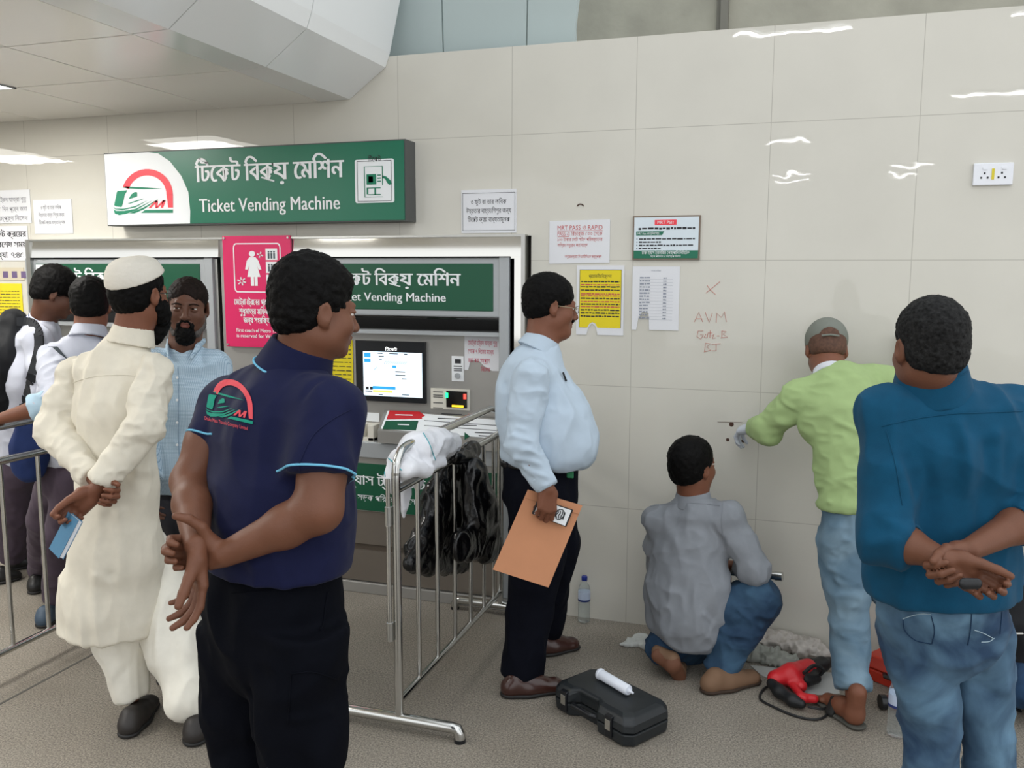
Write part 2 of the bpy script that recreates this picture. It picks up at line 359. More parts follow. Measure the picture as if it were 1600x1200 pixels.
for a in ((.24, .26, .13, .84), (.26, .72, .83, .84), (.70, .72, .40, .84), (.26, .72, .13, .14), (.58, .67, .62, .645), (.58, .67, .55, .575), (.58, .67, .48, .505), (.3, .66, .33, .35), (.3, .34, .2, .33), (.5, .54, .18, .33), (.34, .66, .18, .2)): prect(q, *a)
q.poly([pic(.7, .62), pic(.8, .6), pic(.92, .5), pic(.95, .42), pic(.88, .4), pic(.82, .46), pic(.78, .54), pic(.7, .57)])
q.build('pictogram', M_INKG, sign)
q = MB(); prect(q, .35, .47, .47, .61); q.build('pictogram_screen', M_WHITE, sign)
q = MB(); wall_text(q, bn('টিকেট'), px0+.075, pz0+.2, .035, SY-.0075, width=.07); q.build('pictogram_lettering', M_INK, sign)
q = MB()
for (u0, u1, v0, v1) in ((.06, .94, .035, .045), (.06, .94, .955, .965), (.06, .07, .04, .96), (.93, .94, .04, .96)): prect(q, u0, u1, v0, v1)
q.build('pictogram_border', M_INK, sign)

# ------------------------------------------------------------------ ticket machines
M_DOOR = mat('brown_steel_door', '7d756c', rough=.35, metal=.5, var=.05, vscale=3)
def casing():
    t = empty('machine_surround', (-.85, 0, 0)); tag(t, 'polished steel surround framing both ticket machines in the tiled wall', 'frame')
    L_, R_ = -2.36, .665
    MB().hexa([V(L_, -.05, 1.80), V(-1.06, -.05, 1.80), V(-1.06, .03, 1.80), V(L_, .03, 1.80)], [V(L_, -.042, 1.895), V(-1.06, -.042, 1.895), V(-1.06, .03, 1.895), V(L_, .03, 1.895)]).build('mirror_band', M_MIRROR, t)
    MB().hexa([V(-.60, -.05, 1.80), V(R_, -.05, 1.80), V(R_, .03, 1.80), V(-.60, .03, 1.80)], [V(-.60, -.042, 1.895), V(R_, -.042, 1.895), V(R_, .03, 1.895), V(-.60, .03, 1.895)]).build('mirror_band', M_MIRROR, t)
    MB().box(L_-.03, R_+.02, -.055, .03, 1.895, 1.905).box(R_, R_+.02, -.055, .03, 0, 1.895).box(L_-.03, L_, -.055, .03, 0, 1.895).build('edge_trim', M_STEEL, t)
    MB().box(-1.06, -.60, -.03, .03, .02, 1.895).build('centre_column', M_STEELD, t)
    MB().box(.60, R_, -.02, .03, .02, 1.80).build('side_jamb', M_MIRROR, t)
    MB().box(L_, R_, -.05, .1, 0.0, .06).build('plinth', M_STEELD, t, bevel=.004)
    return t
casing()
def machine(x0, x1, label, full):
    t = empty('ticket_machine', ((x0+x1)/2, .05, .06)); tag(t, label, 'machine')
    YF = -.03
    # head panel with green fascia
    MB().box(x0, x1, YF, .14, 1.495, 1.795).build('head_panel', M_ALU, t, bevel=.012, seg=3)
    gx0, gx1 = x0+.075, x1-.085
    MB().box(gx0, gx1, YF-.004, YF+.002, 1.53, 1.765).build('green_fascia', M_GREEND, t, bevel=.004)
    q = MB(); tx = W(537, 430, YF)[0] if full else W(97, 430, YF)[0]
    wdt = W(720, 440, YF)[0]-W(519, 440, YF)[0]
    tx0 = (W(720, 440, YF)[0]-wdt) if full else W(81, 440, YF)[0]
    ticket_title(q, tx0, tx0+wdt, 1.655, .095, YF-.006, .0025)
    wall_text(q, 'Ticket Vending Machine', tx0+.0, 1.575, .062, YF-.006, width=wdt*.89, bold=.001)
    q.build('lettering', M_WHITE, t)
    if full or 1:
        lx = gx0+.005
        MB().box(lx, lx+.12, YF-.006, YF, 1.65, 1.76).build('emblem_plate', M_WHITE, t)
    # side pillars
    MB().box(x1-.055, x1, YF-.008, .13, .06, 1.80).build('pillar', M_ALU, t, bevel=.006); MB().box(x0, x0+.055, YF-.008, .13, .06, 1.80).build('pillar', M_ALU, t, bevel=.006)
    MB().box(x1, x1+.02, YF+.01, .13, .06, 1.79).build('pillar_edge', M_STEEL, t)
    MB().box(x0+.055, x1-.055, .03, .13, 1.42, 1.497).build('dark_visor', M_DARK, t)
    MB().hexa([V(x0+.055, YF, 1.495), V(x1-.055, YF, 1.495), V(x1-.055, .03, 1.43), V(x0+.055, .03, 1.43)], [V(x0+.055, YF, 1.50), V(x1-.055, YF, 1.50), V(x1-.055, .03, 1.50), V(x0+.055, .03, 1.50)]).build('visor_lip', M_DARK, t)
    # upright control panel (set back)
    YP = .05
    MB().box(x0+.055, x1-.055, YP, .14, .84, 1.425).build('control_panel', M_STEELD, t)
    MB().box(x0+.055, x1-.055, YP-.075, YP, 1.405, 1.425).build('panel_rim', M_ALU, t)
    # lower cabinet
    MB().box(x0+.055, x1-.055, -.055, .14, .75, .835).build('shelf', M_ALU, t, bevel=.004)
    MB().box(x0+.055, x1-.055, -.035, .14, .455, .75).build('lower_fascia', M_STEELD, t)
    MB().box(x0+.075, x1-.065, -.041, -.033, .46, .715).build('lower_green_panel', M_GREEND, t)
    MB().box(x0+.055, x1-.055, -.03, .14, .27, .455).build('upper_door', M_DOOR, t)
    MB().box(x0+.055, x1-.055, -.020, .14, .235, .27).build('door_groove', mat('brown_groove', '544a40', rough=.5), t)
    MB().box(x0+.055, x1-.055, -.034, .14, .065, .235).build('lower_door', M_DOOR, t)
    q = MB()
    wall_text(q, bn('ঢাকা ম্যাস ট্রানজিট কোম্পানী'), x0+.13, .60, .075, -.043, width=.92, bold=.0015)
    wall_text(q, bn('( সড়ক পরিবহন ও সেতু মন্ত্রণালয় )'), x0+.33, .515, .045, -.043, width=.62)
    q.build('lower_lettering', M_WHITE, t)
    def PX(x, y, Y=YP): return W(x, y, Y)
    def rect(name, xa, ya, xb, yb, m, Y=YP, th=.012, parent=t):
        A, B = W(xa, ya, Y), W(xb, yb, Y); return MB().box(min(A[0], B[0]), max(A[0], B[0]), Y-th, Y+.001, min(A[2], B[2]), max(A[2], B[2])).build(name, m, parent)
    if full:
        sc_ = rect('screen', 558, 531, 667, 630, M_BLACK, th=.02)
        Y1 = YP-.021
        A, B = W(567, 541, Y1), W(660, 622, Y1)
        def S(u, v): return V(A[0]+(B[0]-A[0])*u, Y1-.0005, B[2]+(A[2]-B[2])*v)
        def sr(q, u0, u1, v0, v1, k=0): q.poly([S(u0, v0)-V(0, k, 0), S(u1, v0)-V(0, k, 0), S(u1, v1)-V(0, k, 0), S(u0, v1)-V(0, k, 0)])
        q = MB(); sr(q, 0, 1, 0, .9); q.build('display', mat('display_glow', 'd9ecfa', rough=.2, emit=.75), sc_)
        q = MB(); sr(q, .16, .55, .14, .20, .001); sr(q, .02, .13, .78, .87, .001); sr(q, .02, .13, .68, .75, .001); sr(q, .5, .57, .58, .63, .001); q.build('display_blue', mat('display_blue', '2f9fe0', emit=.5), sc_)
        q = MB(); sr(q, .16, .5, .075, .12, .001); q.build('display_yellow', mat('display_yellow', 'e8e070', emit=.5), sc_)
        q = MB()
        wall_text(q, bn('টিকেট'), S(.38, .93)[0], S(0, .925)[2], .022, Y1-.0012, width=.07)
        q.build('display_title', mat('display_white', 'ffffff', emit=.8), sc_)
        q = MB()
        for k in range(11): a, b_ = S(.36+.035*k, .66), S(.40+.035*k, .72); q.tube([a-V(0, .001, 0), b_-V(0, .001, 0)], .0009, 4)
        for (u0, u1, v) in ((.25, .34, .86), (.27, .36, .80), (.28, .33, .73), (.55, .72, .50), (.55, .72, .43), (.66, .74, .36), (.03, .15, .08), (.26, .33, .02), (.66, .78, .04), (.45, .6, .86), (.7, .76, .86)): sr(q, u0, u1, v, v+.018, .001)
        q.tube([S(.18, .52)-V(0, .001, 0), S(.24, .59)-V(0, .001, 0)], .001, 4)
        for u in (.04, .11): sr(q, u, u+.05, .12, .18, .001)
        q.build('display_text', M_INK, sc_)
        # card reader label, coin slot
        lab = rect('reader_plate', 706, 556, 725, 596, M_WHITE, th=.004)
        q = MB(); c_ = W(715, 587, YP-.006); q.tube([c_, c_+V(0, -.01, 0)], .014, 16); q.build('reader_lamp', M_ALU, t)
        q = MB(); A2, B2 = W(711, 561, YP-.005), W(720, 568, YP-.005); q.box(A2[0], B2[0], YP-.006, YP-.004, B2[2], A2[2])
        for yy in (572, 576, 579): a = W(709, yy, YP-.005); b_ = W(722, yy, YP-.005); q.box(a[0], b_[0], YP-.0055, YP-.0045, a[2]-.002, a[2]+.002)
        q.build('reader_writing', M_INK, t)
        fr = rect('banknote_plate', 674, 606, 735, 641, mat('ivory_plate', 'd8d4c8', rough=.5), th=.01)
        rect('banknote_slot', 699, 610, 731, 637, M_DARK, th=.016)
        for nm, xa, ya, xb, yb, c in (('green_lamp', 698, 613, 702, 621, '20e080'), ('red_lamp', 726, 615, 730, 623, 'ff3b30'), ('amber_lamp', 708, 632, 726, 636, 'e8b020')):
            rect(nm, xa, ya, xb, yb, mat(nm, c, emit=2.2), th=.018)
        q = MB()
        for yy in (612, 617, 620, 629, 637): a = W(677, yy, YP-.011); b_ = W(692, yy, YP-.011); q.box(a[0], b_[0], YP-.0115, YP-.0105, a[2]-.002, a[2]+.002)
        q.build('plate_writing', M_INK, t)
        # sloping console
        def C_(x, y):  # console plane from (Y=.03,z=1.005) down to (Y=-.10,z=.905)
            n = np.array([0, -.10, .13]); o = np.array([0, .045, W(640, 641, .045)[2]]); q_ = ray(x, y); tt = ((o-CAM)@n)/(q_@n); return CAM+q_*tt
        zt = C_(640, 641)
        cb = MB(); tl, tr, br, bl = C_(601, 640), C_(790, 655), C_(783, 688), C_(590, 673)
        cb.hexa([V(bl[0], bl[1], .84), V(br[0], br[1], .84), V(tr[0], .06, .84), V(tl[0], .06, .84)], [bl, br, tr, tl]).build('console', M_STEELD, t)
        nn = np.array([0, -.10, .13]); nn = nn/np.linalg.norm(nn)*.0016
        def cp(name, pts, m, k=1): q = MB(); P_ = [C_(*a)+nn*k for a in pts]; q.prism(P_, nn*.8); return q.build(name, m, t)
        cp('console_white', [(606, 642), (780, 657), (779, 686), (595, 670)], M_WHITE, .3)
        cp('red_label', [(609, 642), (656, 644), (660, 655), (604, 656)], mat('label_red', 'c3262c', rough=.4), 1.4)
        cp('green_label', [(603, 658), (654, 658), (650, 673), (598, 671)], M_GREEND, 1.4)
        cp('red_chevron', [(656, 644), (664, 650), (656, 655)], mat('label_red', 'c3262c'), 1.6)
        cp('green_chevron', [(726, 676), (734, 682), (726, 688)], M_GREEND, 1.6)
        q = MB()
        for (xa, xb, y) in ((690, 722, 647), (684, 728, 654), (700, 745, 664), (742, 775, 676), (748, 768, 681)):
            P_ = [C_(xa, y-.6)+nn*1.5, C_(xb, y+1)+nn*1.5, C_(xb, y+2.2)+nn*1.5, C_(xa, y+.8)+nn*1.5]; q.prism(P_, nn*.3)
        for (xa, xb, y) in ((663, 778, 660), (663, 778, 668)):
            P_ = [C_(xa, y-3)+nn*1.5, C_(xb, y+5)+nn*1.5, C_(xb, y+5.8)+nn*1.5, C_(xa, y-2.2)+nn*1.5]; q.prism(P_, nn*.3)
        q.build('console_writing', M_INK, t)
        q = MB()
        for (xa, xb, y) in ((618, 645, 649), (622, 640, 664)):
            P_ = [C_(xa, y-.7)+nn*3, C_(xb, y)+nn*3, C_(xb, y+1.6)+nn*3, C_(xa, y+.9)+nn*3]; q.prism(P_, nn*.3)
        q.build('label_writing', M_WHITE, t)
        # coin tray unit on the shelf
        rect('slot_label', 567, 644, 593, 659, M_WHITE, th=.004); rect('coin_slot', 572, 660, 588, 666, M_BLACK, th=.006)
        q = MB(); a, b_ = W(556, 672, -.04), W(584, 690, -.04)
        q.box(a[0], a[0]+.042, -.04, .05, b_[2], a[2]+.03).box(b_[0]-.035, b_[0], -.04, .05, b_[2], a[2]+.03).box(a[0], b_[0], -.04, .05, b_[2]-.012, b_[2]+.02).box(a[0]+.04, b_[0]-.03, .01, .05, b_[2], a[2]+.03)
        q.build('coin_tray', mat('ivory_plate', 'd8d4c8'), t, bevel=.003)
        a2, b2 = W(556, 691, -.045), W(578, 703, -.045); MB().box(a2[0], b2[0], -.045, .04, b2[2], a2[2]).build('tray_label', M_WHITE, t)
        MB().box(b2[0], b2[0]+.04, -.02, .05, .835, a2[2]).build('return_slot', M_BLACK, t)
    return t
machine(-.60, .60, 'right-hand grey steel ticket machine with a lit touch screen and sloping console', True)
machine(-2.42, -1.11, 'left-hand steel ticket machine half hidden behind the queue of men', False)

# ------------------------------------------------------------------ papers and plates on the wall
def paper(name, label, cat, x0, x1, z0, z1, m=M_PAPER, Y=-.0, th=.0025, skew=0, notch=None, n=14):
    # a sheet with a little curl, built with real thickness
    t = empty(name, ((x0+x1)/2, Y-.003, (z0+z1)/2)); tag(t, label, cat)
    if notch is None:
        pts = [V(x0, 0, z0), V(x1, 0, z0+skew), V(x1, 0, z1+skew), V(x0, 0, z1)]
    else:
        pts = [V(x0, 0, z0)]+[V(x0+(x1-x0)*u, 0, z0+(z1-z0)*v) for u, v in notch]+[V(x1, 0, z0), V(x1, 0, z1), V(x0, 0, z1)]
    MB().prism([p_+V(0, Y-th-.0015, 0) for p_ in pts], (0, th, 0)).build('sheet', m, t); return t
def lines(mb, x0, x1, zs, h, Y, seed=0, seg=.02):
    rr = random.Random(seed)
    for z in zs:
        x = x0
        while x < x1:
            ww = seg*(.6+rr.random()*1.4); e = min(x+ww, x1)
            mb.box(x, e, Y-.0004, Y, z-h*(.35+.3*rr.random()), z+h*(.35+.3*rr.random())); x = e+seg*.28
YT = -.0046
c = paper('notice_sheet', 'white notice with three lines of black Bengali right of the long sign box', 'notice', .338, .625, 1.915, 2.125)
MB().prism([V(.348, YT, 1.93), V(.615, YT, 1.93), V(.615, YT, 2.105), V(.348, YT, 2.105)], (0, .0004, 0)).build('print_area', M_PAPER, c)
q = MB()
for k, s in enumerate(('৩ ফুট বা তার অধিক', 'উচ্চতার বাচ্চা/শিশুর জন্য', 'টিকেট ক্রয় বাধ্যতামূলক')): wall_text(q, bn(s), (.482), 2.055-.043*k, .032, YT-.0006, 'CENTER', width=(.185, .235, .22)[k])
for a in ((.345, .618, 2.108, 2.1095), (.345, .618, 1.926, 1.9275), (.345, .3465, 1.926, 2.109), (.6165, .618, 1.926, 2.109)): q.box(a[0], a[1], YT-.0008, YT, a[2], a[3])
q.build('lettering', M_INK, c)
c = paper('notice_sheet', 'white notice handwritten in red, top left of the group beside the machine', 'notice', .792, 1.088, 1.765, 1.968, skew=.004)
q = MB(); wall_text(q, 'MRT PASS ও RAPID', .833, 1.925, .03, YT, width=.22); wall_text(q, bn('PASS এ রিচার্জ ৫০০ থেকে'), .833, 1.898, .026, YT, width=.22)
wall_text(q, bn('১০০ টাকার নোট সাইড পরিবর্তনের'), .833, 1.872, .022, YT, width=.22); wall_text(q, bn('অগ্রিম অনুরোধ করা যাচ্ছে'), .833, 1.845, .022, YT, width=.15); wall_text(q, bn('অনুরোধক্রমে ডিএমটিসিএল কর্তৃপক্ষ'), .87, 1.792, .018, YT, width=.18)
q.box(.833, 1.053, YT-.0004, YT, 1.919, 1.9215); q.box(.833, .89, YT-.0004, YT, 1.892, 1.8945); q.build('lettering', M_INKR, c)
# yellow rules sheet with a torn bottom
c = paper('rules_sheet', 'yellow sheet of rules with a torn notch, beside the spectacled man\'s face', 'notice', .93, 1.16, 1.425, 1.757, notch=[(.22, 0), (.26, .1), (.34, .17), (.42, .12), (.46, 0)])
pts = [V(.945, 0, 1.46), V(.985, 0, 1.46), V(.995, 0, 1.478), V(1.01, 0, 1.487), V(1.025, 0, 1.48), V(1.035, 0, 1.46), V(1.148, 0, 1.46), V(1.148, 0, 1.735), V(.945, 0, 1.735)]
MB().prism([p_+V(0, YT-.0008, 0) for p_ in pts], (0, .0006, 0)).build('yellow_print', M_YEL, c)
q = MB(); wall_text(q, bn('প্রয়োজনীয় নির্দেশনা'), 1.045, 1.698, .022, YT-.0012, 'CENTER', width=.11); lines(q, .952, 1.14, [1.68, 1.655, 1.64, 1.60, 1.572, 1.545, 1.53, 1.515], .006, YT-.001, 3, .012)
for a in ((.945, 1.148, 1.734, 1.736), (.945, .9465, 1.46, 1.735), (1.1465, 1.148, 1.46, 1.735)): q.box(a[0], a[1], YT-.0012, YT, a[2], a[3])
q.build('lettering', M_INK, c); q = MB(); lines(q, .952, 1.14, [1.665, 1.622, 1.612, 1.585, 1.56], .005, YT-.001, 5, .012); q.build('red_lettering', M_INKR, c)
# framed pass notice
t = empty('notice_board', (1.353, -.005, 1.88)); tag(t, 'small framed pass notice with a red heading and green foot', 'notice')
MB().box(1.198, 1.508, -.012, -.001, 1.782, 1.984).build('frame', mat('thin_brown_frame', '7a6a5c', rough=.5), t); MB().box(1.205, 1.501, -.0135, -.011, 1.789, 1.977).build('face', mat('pale_blue_print', 'd4dfe6', rough=.3), t)
MB().box(1.205, 1.501, -.0145, -.013, 1.789, 1.825).build('green_foot', M_GREEN, t); MB().prism([V(1.215, -.0145, 1.895), V(1.335, -.0145, 1.895), V(1.345, -.0145, 1.913), V(1.215, -.0145, 1.913)], (0, .001, 0)).build('green_band', M_GREEN, t)
MB().box(1.30, 1.40, -.0145, -.013, 1.942, 1.965).build('red_band', M_RED, t)
q = MB(); wall_text(q, 'MRT Pass', 1.35, 1.947, .02, -.0152, 'CENTER', width=.075); wall_text(q, bn('ঢাকা ম্যাস ট্রানজিট কোম্পানি লিমিটেড'), 1.353, 1.808, .02, -.0152, 'CENTER', width=.22); wall_text(q, bn('সড়ক পরিবহন ও মহাসড়ক বিভাগ'), 1.353, 1.794, .012, -.0152, 'CENTER', width=.14); wall_text(q, bn('MRT Pass এর সুবিধাসমূহ'), 1.222, 1.899, .013, -.0152, width=.1); q.build('white_lettering', M_WHITE, t)
q = MB(); lines(q, 1.225, 1.485, [1.926], .009, -.014, 8, .014)
for k, x in enumerate((1.485, 1.33, 1.48, 1.33)): lines(q, 1.228, x, [1.878-.0145*k], .006, -.014, 10+k, .013); q.box(1.217, 1.221, -.0142, -.013, 1.876-.0145*k, 1.881-.0145*k)
q.build('lettering', M_INK, t)
# price list with a torn bottom
c = paper('price_list', 'white printed fare table with a torn bottom under the framed pass notice', 'notice', 1.20, 1.42, 1.455, 1.752, notch=[(.1, 0), (.14, .18), (.22, .28), (.36, .27), (.38, 0)])
M_LG = mat('ink_light', '8d93a0', rough=.8)
q = MB(); wall_text(q, bn('ভাড়ার তালিকা'), 1.31, 1.728, .009, YT, 'CENTER', width=.045)
for k in range(14):
    z = 1.70-.0145*k; lines(q, 1.235, 1.283 if k < 9 or k > 12 else 1.275, [z], .006, YT, k, .01); lines(q, 1.345, 1.36, [z-.002], .006, YT, k+30, .007)
    q.box(1.23, 1.39, YT-.0002, YT, z-.0082, z-.0076)
q.build('lettering', M_LG, c)
# pen marks drawn on the tiles
t = empty('pen_writing', (1.57, -.001, 1.5)); tag(t, 'faint red pen marks X, AVM, Gate-B, BJ written on the wall tiles', 'writing')
q = MB(); Yp = -.0012
def stroke(pts): q.tube([V(*(W(x, y)[[0]]), Yp, W(x, y)[2]) for x, y in pts], .0014, 5)
for s in ([(1105, 446), (1110, 453), (1118, 460)], [(1125, 440), (1114, 449), (1103, 458)], [(1085, 503), (1092, 488), (1098, 503)], [(1087, 498), (1097, 498)], [(1128, 517), (1128, 527)], [(1102, 537), (1101, 550)], [(1102, 488), (1108, 504), (1113, 489)], [(1119, 504), (1120, 489), (1127, 496), (1132, 487), (1135, 503)],
          [(1099, 517), (1091, 517), (1089, 526), (1095, 530), (1099, 523), (1094, 523)], [(1103, 522), (1100, 527), (1105, 528), (1106, 521)], [(1110, 516), (1109, 528)], [(1106, 520), (1113, 520)], [(1112, 525), (1116, 522), (1113, 529), (1118, 528)], [(1120, 525), (1124, 525)], [(1128, 517), (1135, 518), (1130, 522), (1137, 527), (1126, 528)],
          [(1102, 536), (1110, 537), (1104, 542), (1111, 547), (1100, 550)], [(1112, 538), (1126, 537)], [(1119, 538), (1119, 548), (1113, 548)]): stroke(s)
q.build('strokes', mat('pen_red', 'c98a80', rough=.8), t)
# socket plate
a, b_ = W(1521, 256), W(1581, 289); t = empty('wall_socket', ((a[0]+b_[0])/2, -.006, (a[2]+b_[2])/2)); tag(t, 'white double power socket plate high on the tiled wall', 'socket')
MB().box(a[0], b_[0], -.014, 0, b_[2], a[2]).build('plate', mat('socket_white', 'e6e8ee', rough=.35), t, bevel=.003)
cx_, cz_ = (a[0]+b_[0])/2, (a[2]+b_[2])/2
MB().box(cx_-.006, cx_+.004, -.016, -.013, cz_-.022, cz_+.022).build('yellow_strip', mat('strip_yellow', 'd8c83a'), t)
q = MB()
for s in (-1, 1):
    for dx, dz in ((0, .004), (-.012, -.014), (.012, -.014)): c0 = V(cx_+s*.032+dx, -.0135, cz_+dz); q.box(c0[0]-.0035, c0[0]+.0035, -.0148, -.013, c0[2]-.004, c0[2]+.004)
q.build('pin_holes', M_INK, t)
q = MB(); [q.box(cx_+s*.035-.004, cx_+s*.035+.012, -.018, -.013, cz_+.018, cz_+.028) for s in (-1, 1)]; q.build('switch', mat('socket_white', 'e6e8ee'), t)
# drilled holes (dust rimmed)
for k, (x, y, r) in enumerate(((1143, 663, .011), (1137, 687, .008), (1161, 689, .008))):
    p_ = W(x, y); q = MB(); q.lathe([(0.0001, 0), (r, 0.0005), (r*.8, .001)], (0, 0, 0), 12)
    q.v = [(p_[0]+v[0], -.0006-abs(v[2]), p_[2]+v[1]) for v in q.v]
    tag(q.build('drilled_hole', mat('hole_dark', '4a3228', rough=.9)), ('drilled hole nearest the pen line on the tiles', 'lower left drilled hole in the tiles', 'lower right drilled hole under the white glove')[k], 'hole', 'drilled holes in the tiles')
q = MB().tube([V(W(1121, 659)[0], -.001, W(1121, 659)[2]), V(W(1160, 660)[0], -.001, W(1160, 660)[2])], .0012, 5); tag(q.build('marking_line', mat('pencil', '7a6c62', rough=.9)), 'short dark marking line beside the white glove', 'mark')
p_ = W(907, 323); q = MB(); q.tube([p_+V(.015*math.cos(t), -.002, .012*math.sin(t)) for t in np.linspace(.2, 2.9, 9)], .003, 6); tag(q.build('glue_spot', mat('hole_dark', '4a3228')), 'small dark broken screw spot above the red handwritten notice', 'mark')

# pink women's coach sign
YK = -.05
kx0, kx1, kz0, kz1 = W(349, 368, YK)[0], W(455, 368, YK)[0], W(358, 541, YK)[2], W(349, 369, YK)[2]
t = empty('acrylic_sign', ((kx0+kx1)/2, YK, (kz0+kz1)/2)); tag(t, 'bright pink sign with a white woman figure between the two machines', 'sign')
MB().box(kx0, kx1, YK-.012, YK+.004, kz0, kz1).build('plate', M_PINK, t, bevel=.002)
YQ = YK-.0135
def K(u, v, dy=0): return V(kx0+(kx1-kx0)*u, YQ-dy, kz1-(kz1-kz0)*v)
q = MB()
def kr(q, u0, u1, v0, v1, dy=0): q.prism([K(u0, v1, dy), K(u1, v1, dy), K(u1, v0, dy), K(u0, v0, dy)], (0, .001, 0))
out_, in_ = rrect(.16, .86, .065, .505, .045), rrect(.175, .845, .075, .495, .037)
for i in range(len(out_)): j = (i+1) % len(out_); q.prism([K(*out_[i]), K(*out_[j]), K(*in_[j]), K(*in_[i])], (0, .001, 0))
q.prism([K(.44+.045*math.cos(a), .16+.026*math.sin(a)) for a in np.linspace(0, 6.28, 18, endpoint=False)], (0, .001, 0))
for P_ in ([(.40, .19), (.49, .19), (.53, .22), (.57, .30), (.53, .30), (.50, .25), (.555, .365), (.36, .365), (.40, .25), (.37, .30), (.33, .30), (.36, .22)], [(.41, .365), (.455, .365), (.455, .445), (.41, .445)], [(.465, .365), (.51, .365), (.51, .445), (.465, .445)]): q.prism([K(*a) for a in P_], (0, .001, 0))
for cu_, cv_, rad in ((.275, .405, 1), (.56, .17, .7)):
    for a in np.linspace(0, 2*math.pi, 7 if rad == 1 else 5)[:-1]:
        c1, s1 = math.cos(a+.3), math.sin(a+.3); q.tube([K(cu_+.02*rad*c1, cv_+.012*rad*s1), K(cu_+.065*rad*c1, cv_+.038*rad*s1)], .004, 6)
for v in (.115, .23, .345): kr(q, .64, .81, v, v+.10)
q.build('white_figure', M_WHITE, t)
q = MB()
for v in (.115, .23, .345):
    for u in (.685, .725, .765):
        kr(q, u-.013, u+.013, v+.04, v+.088, .0006); q.prism([K(u+.014*math.cos(a), v+.028+.009*math.sin(a), .0006) for a in np.linspace(0, 6.28, 8, endpoint=False)], (0, .0005, 0))
q.build('small_figures', mat('ink_slate', '47525a'), t)
q = MB()
for s, v, w_ in (('মেট্রো ট্রেনের প্রথম কোচ', .615, .70), ('শুধুমাত্র মহিলাদের', .70, .56), ('জন্য সংরক্ষিত', .78, .44)): wall_text(q, bn(s), K(.5, v)[0], K(.5, v)[2], .045, YQ-.0005, 'CENTER', width=w_*(kx1-kx0), bold=.0009)
for s, v in (('First coach of Metro Train', .862), ('is reserved for Women', .912)): wall_text(q, s, K(.5, v)[0], K(.5, v)[2], .028, YQ-.0005, 'CENTER', width=.66*(kx1-kx0), bold=.0005)
q.build('lettering', M_WHITE, t)
q = MB()
for u, v in ((.03, .02), (.97, .02), (.03, .98), (.97, .98)): c0 = K(u, v); q.tube([c0+V(0, .002, 0), c0-V(0, .004, 0)], .006, 10)
q.build('corner_screws', M_STEEL, t)
# yellow instruction sheet on the machine, behind the navy man
Yy = .05-.002
a, b_ = W(500, 530, Yy), W(553, 627, Yy); c = paper('instruction_sheet', 'yellow instruction sheet stuck left of the machine\'s lit screen', 'notice', a[0], b_[0], b_[2], a[2], M_YEL, Y=.05)
q = MB(); lines(q, a[0]+.01, b_[0]-.01, list(np.linspace(b_[2]+.03, a[2]-.03, 13)), .004, .044, 4, .03); q.build('lettering', M_INK, c)
# torn white note with red writing at the right of the control panel
a, b_ = W(726, 523, .05), W(784, 580, .05); x0, x1, z0, z1 = a[0], b_[0]-.002, b_[2], a[2]
t = empty('torn_note', ((x0+x1)/2, .045, (z0+z1)/2)); tag(t, 'torn white note with red handwriting right of the lit screen', 'notice')
MB().prism([V(x0+(x1-x0)*u, .046, z0+(z1-z0)*v) for u, v in ((0, 0), (.1, 0), (.17, .28), (.4, .27), (.55, .12), (.75, 0), (1, 0), (1, 1), (0, 1))], (0, .003, 0)).build('sheet', M_PAPER, t)
q = MB()
for k, s in enumerate(('মেট্রো ট্রেন যাত্রা শুরু', 'থেকে ৭ দিনের মধ্যে', 'জমা করা সম্পূর্ণ', 'নিষেধ')): wall_text(q, bn(s), x0+(x1-x0)*(.1 if k < 3 else .45), z1-.05-.045*k, .032, .0448, width=(x1-x0)*(.8, .7, .6, .25)[k])
q.build('lettering', mat('pen_crimson', 'c43a5a'), t)
# papers at the far left on the wall
c = paper('notice_sheet', 'small white notice left of the long sign box', 'notice', W(52, 312)[0], W(112, 312)[0], W(80, 365)[2], W(80, 312)[2])
q = MB()
for k, s in enumerate(('৩ ফুট বা তার অধিক', 'উচ্চতার বাচ্চা শিশুর জন্য', 'টিকেট ক্রয় বাধ্যতামূলক')): wall_text(q, bn(s), W(81, 330)[0], W(80, 327)[2]-.043*k, .03, YT, 'CENTER', width=(.15, .19, .19)[k])
q.build('lettering', mat('ink_soft', '6a6a70'), c)
c = paper('notice_sheet', 'upper large white notice at the left edge of the wall', 'notice', -2.75, W(47, 300)[0], W(20, 349)[2], W(20, 297)[2])
q = MB()
for k, s in enumerate(('মেট্রো ট্রেন যাত্রা শুরু', 'থেকে ১৫ দিন পূর্বে জমা', 'করা সম্পূর্ণ নিষেধ')): wall_text(q, bn(s), -2.72, W(20, 315)[2]-.055*k, .035, YT, width=.31)
q.build('lettering', mat('ink_soft', '6a6a70'), c)
c = paper('notice_sheet', 'lower large white notice in bold black at the left edge of the wall', 'notice', -2.75, W(45, 380)[0], W(20, 407)[2], W(20, 353)[2])
q = MB()
for k, s in enumerate(('টিকেট ক্রয়ের', 'সর্বশেষ সময়', 'সন্ধ্যা  ৭:৪৫')): wall_text(q, bn(s), -2.72, W(20, 370)[2]-.062*k, .05, YT, width=(.29, .29, .26)[k], bold=.0012)
q.build('lettering', M_INK, c)
c = paper('rules_sheet', 'yellow rules sheet at the left edge beside the dark-haired student', 'notice', -2.75, W(38, 500)[0], W(20, 525)[2], W(20, 443)[2], M_YEL)
q = MB(); lines(q, -2.72, W(34, 500)[0], list(np.linspace(W(20, 518)[2], W(20, 455)[2], 14)), .004, YT, 9, .02); q.build('lettering', M_INK, c)
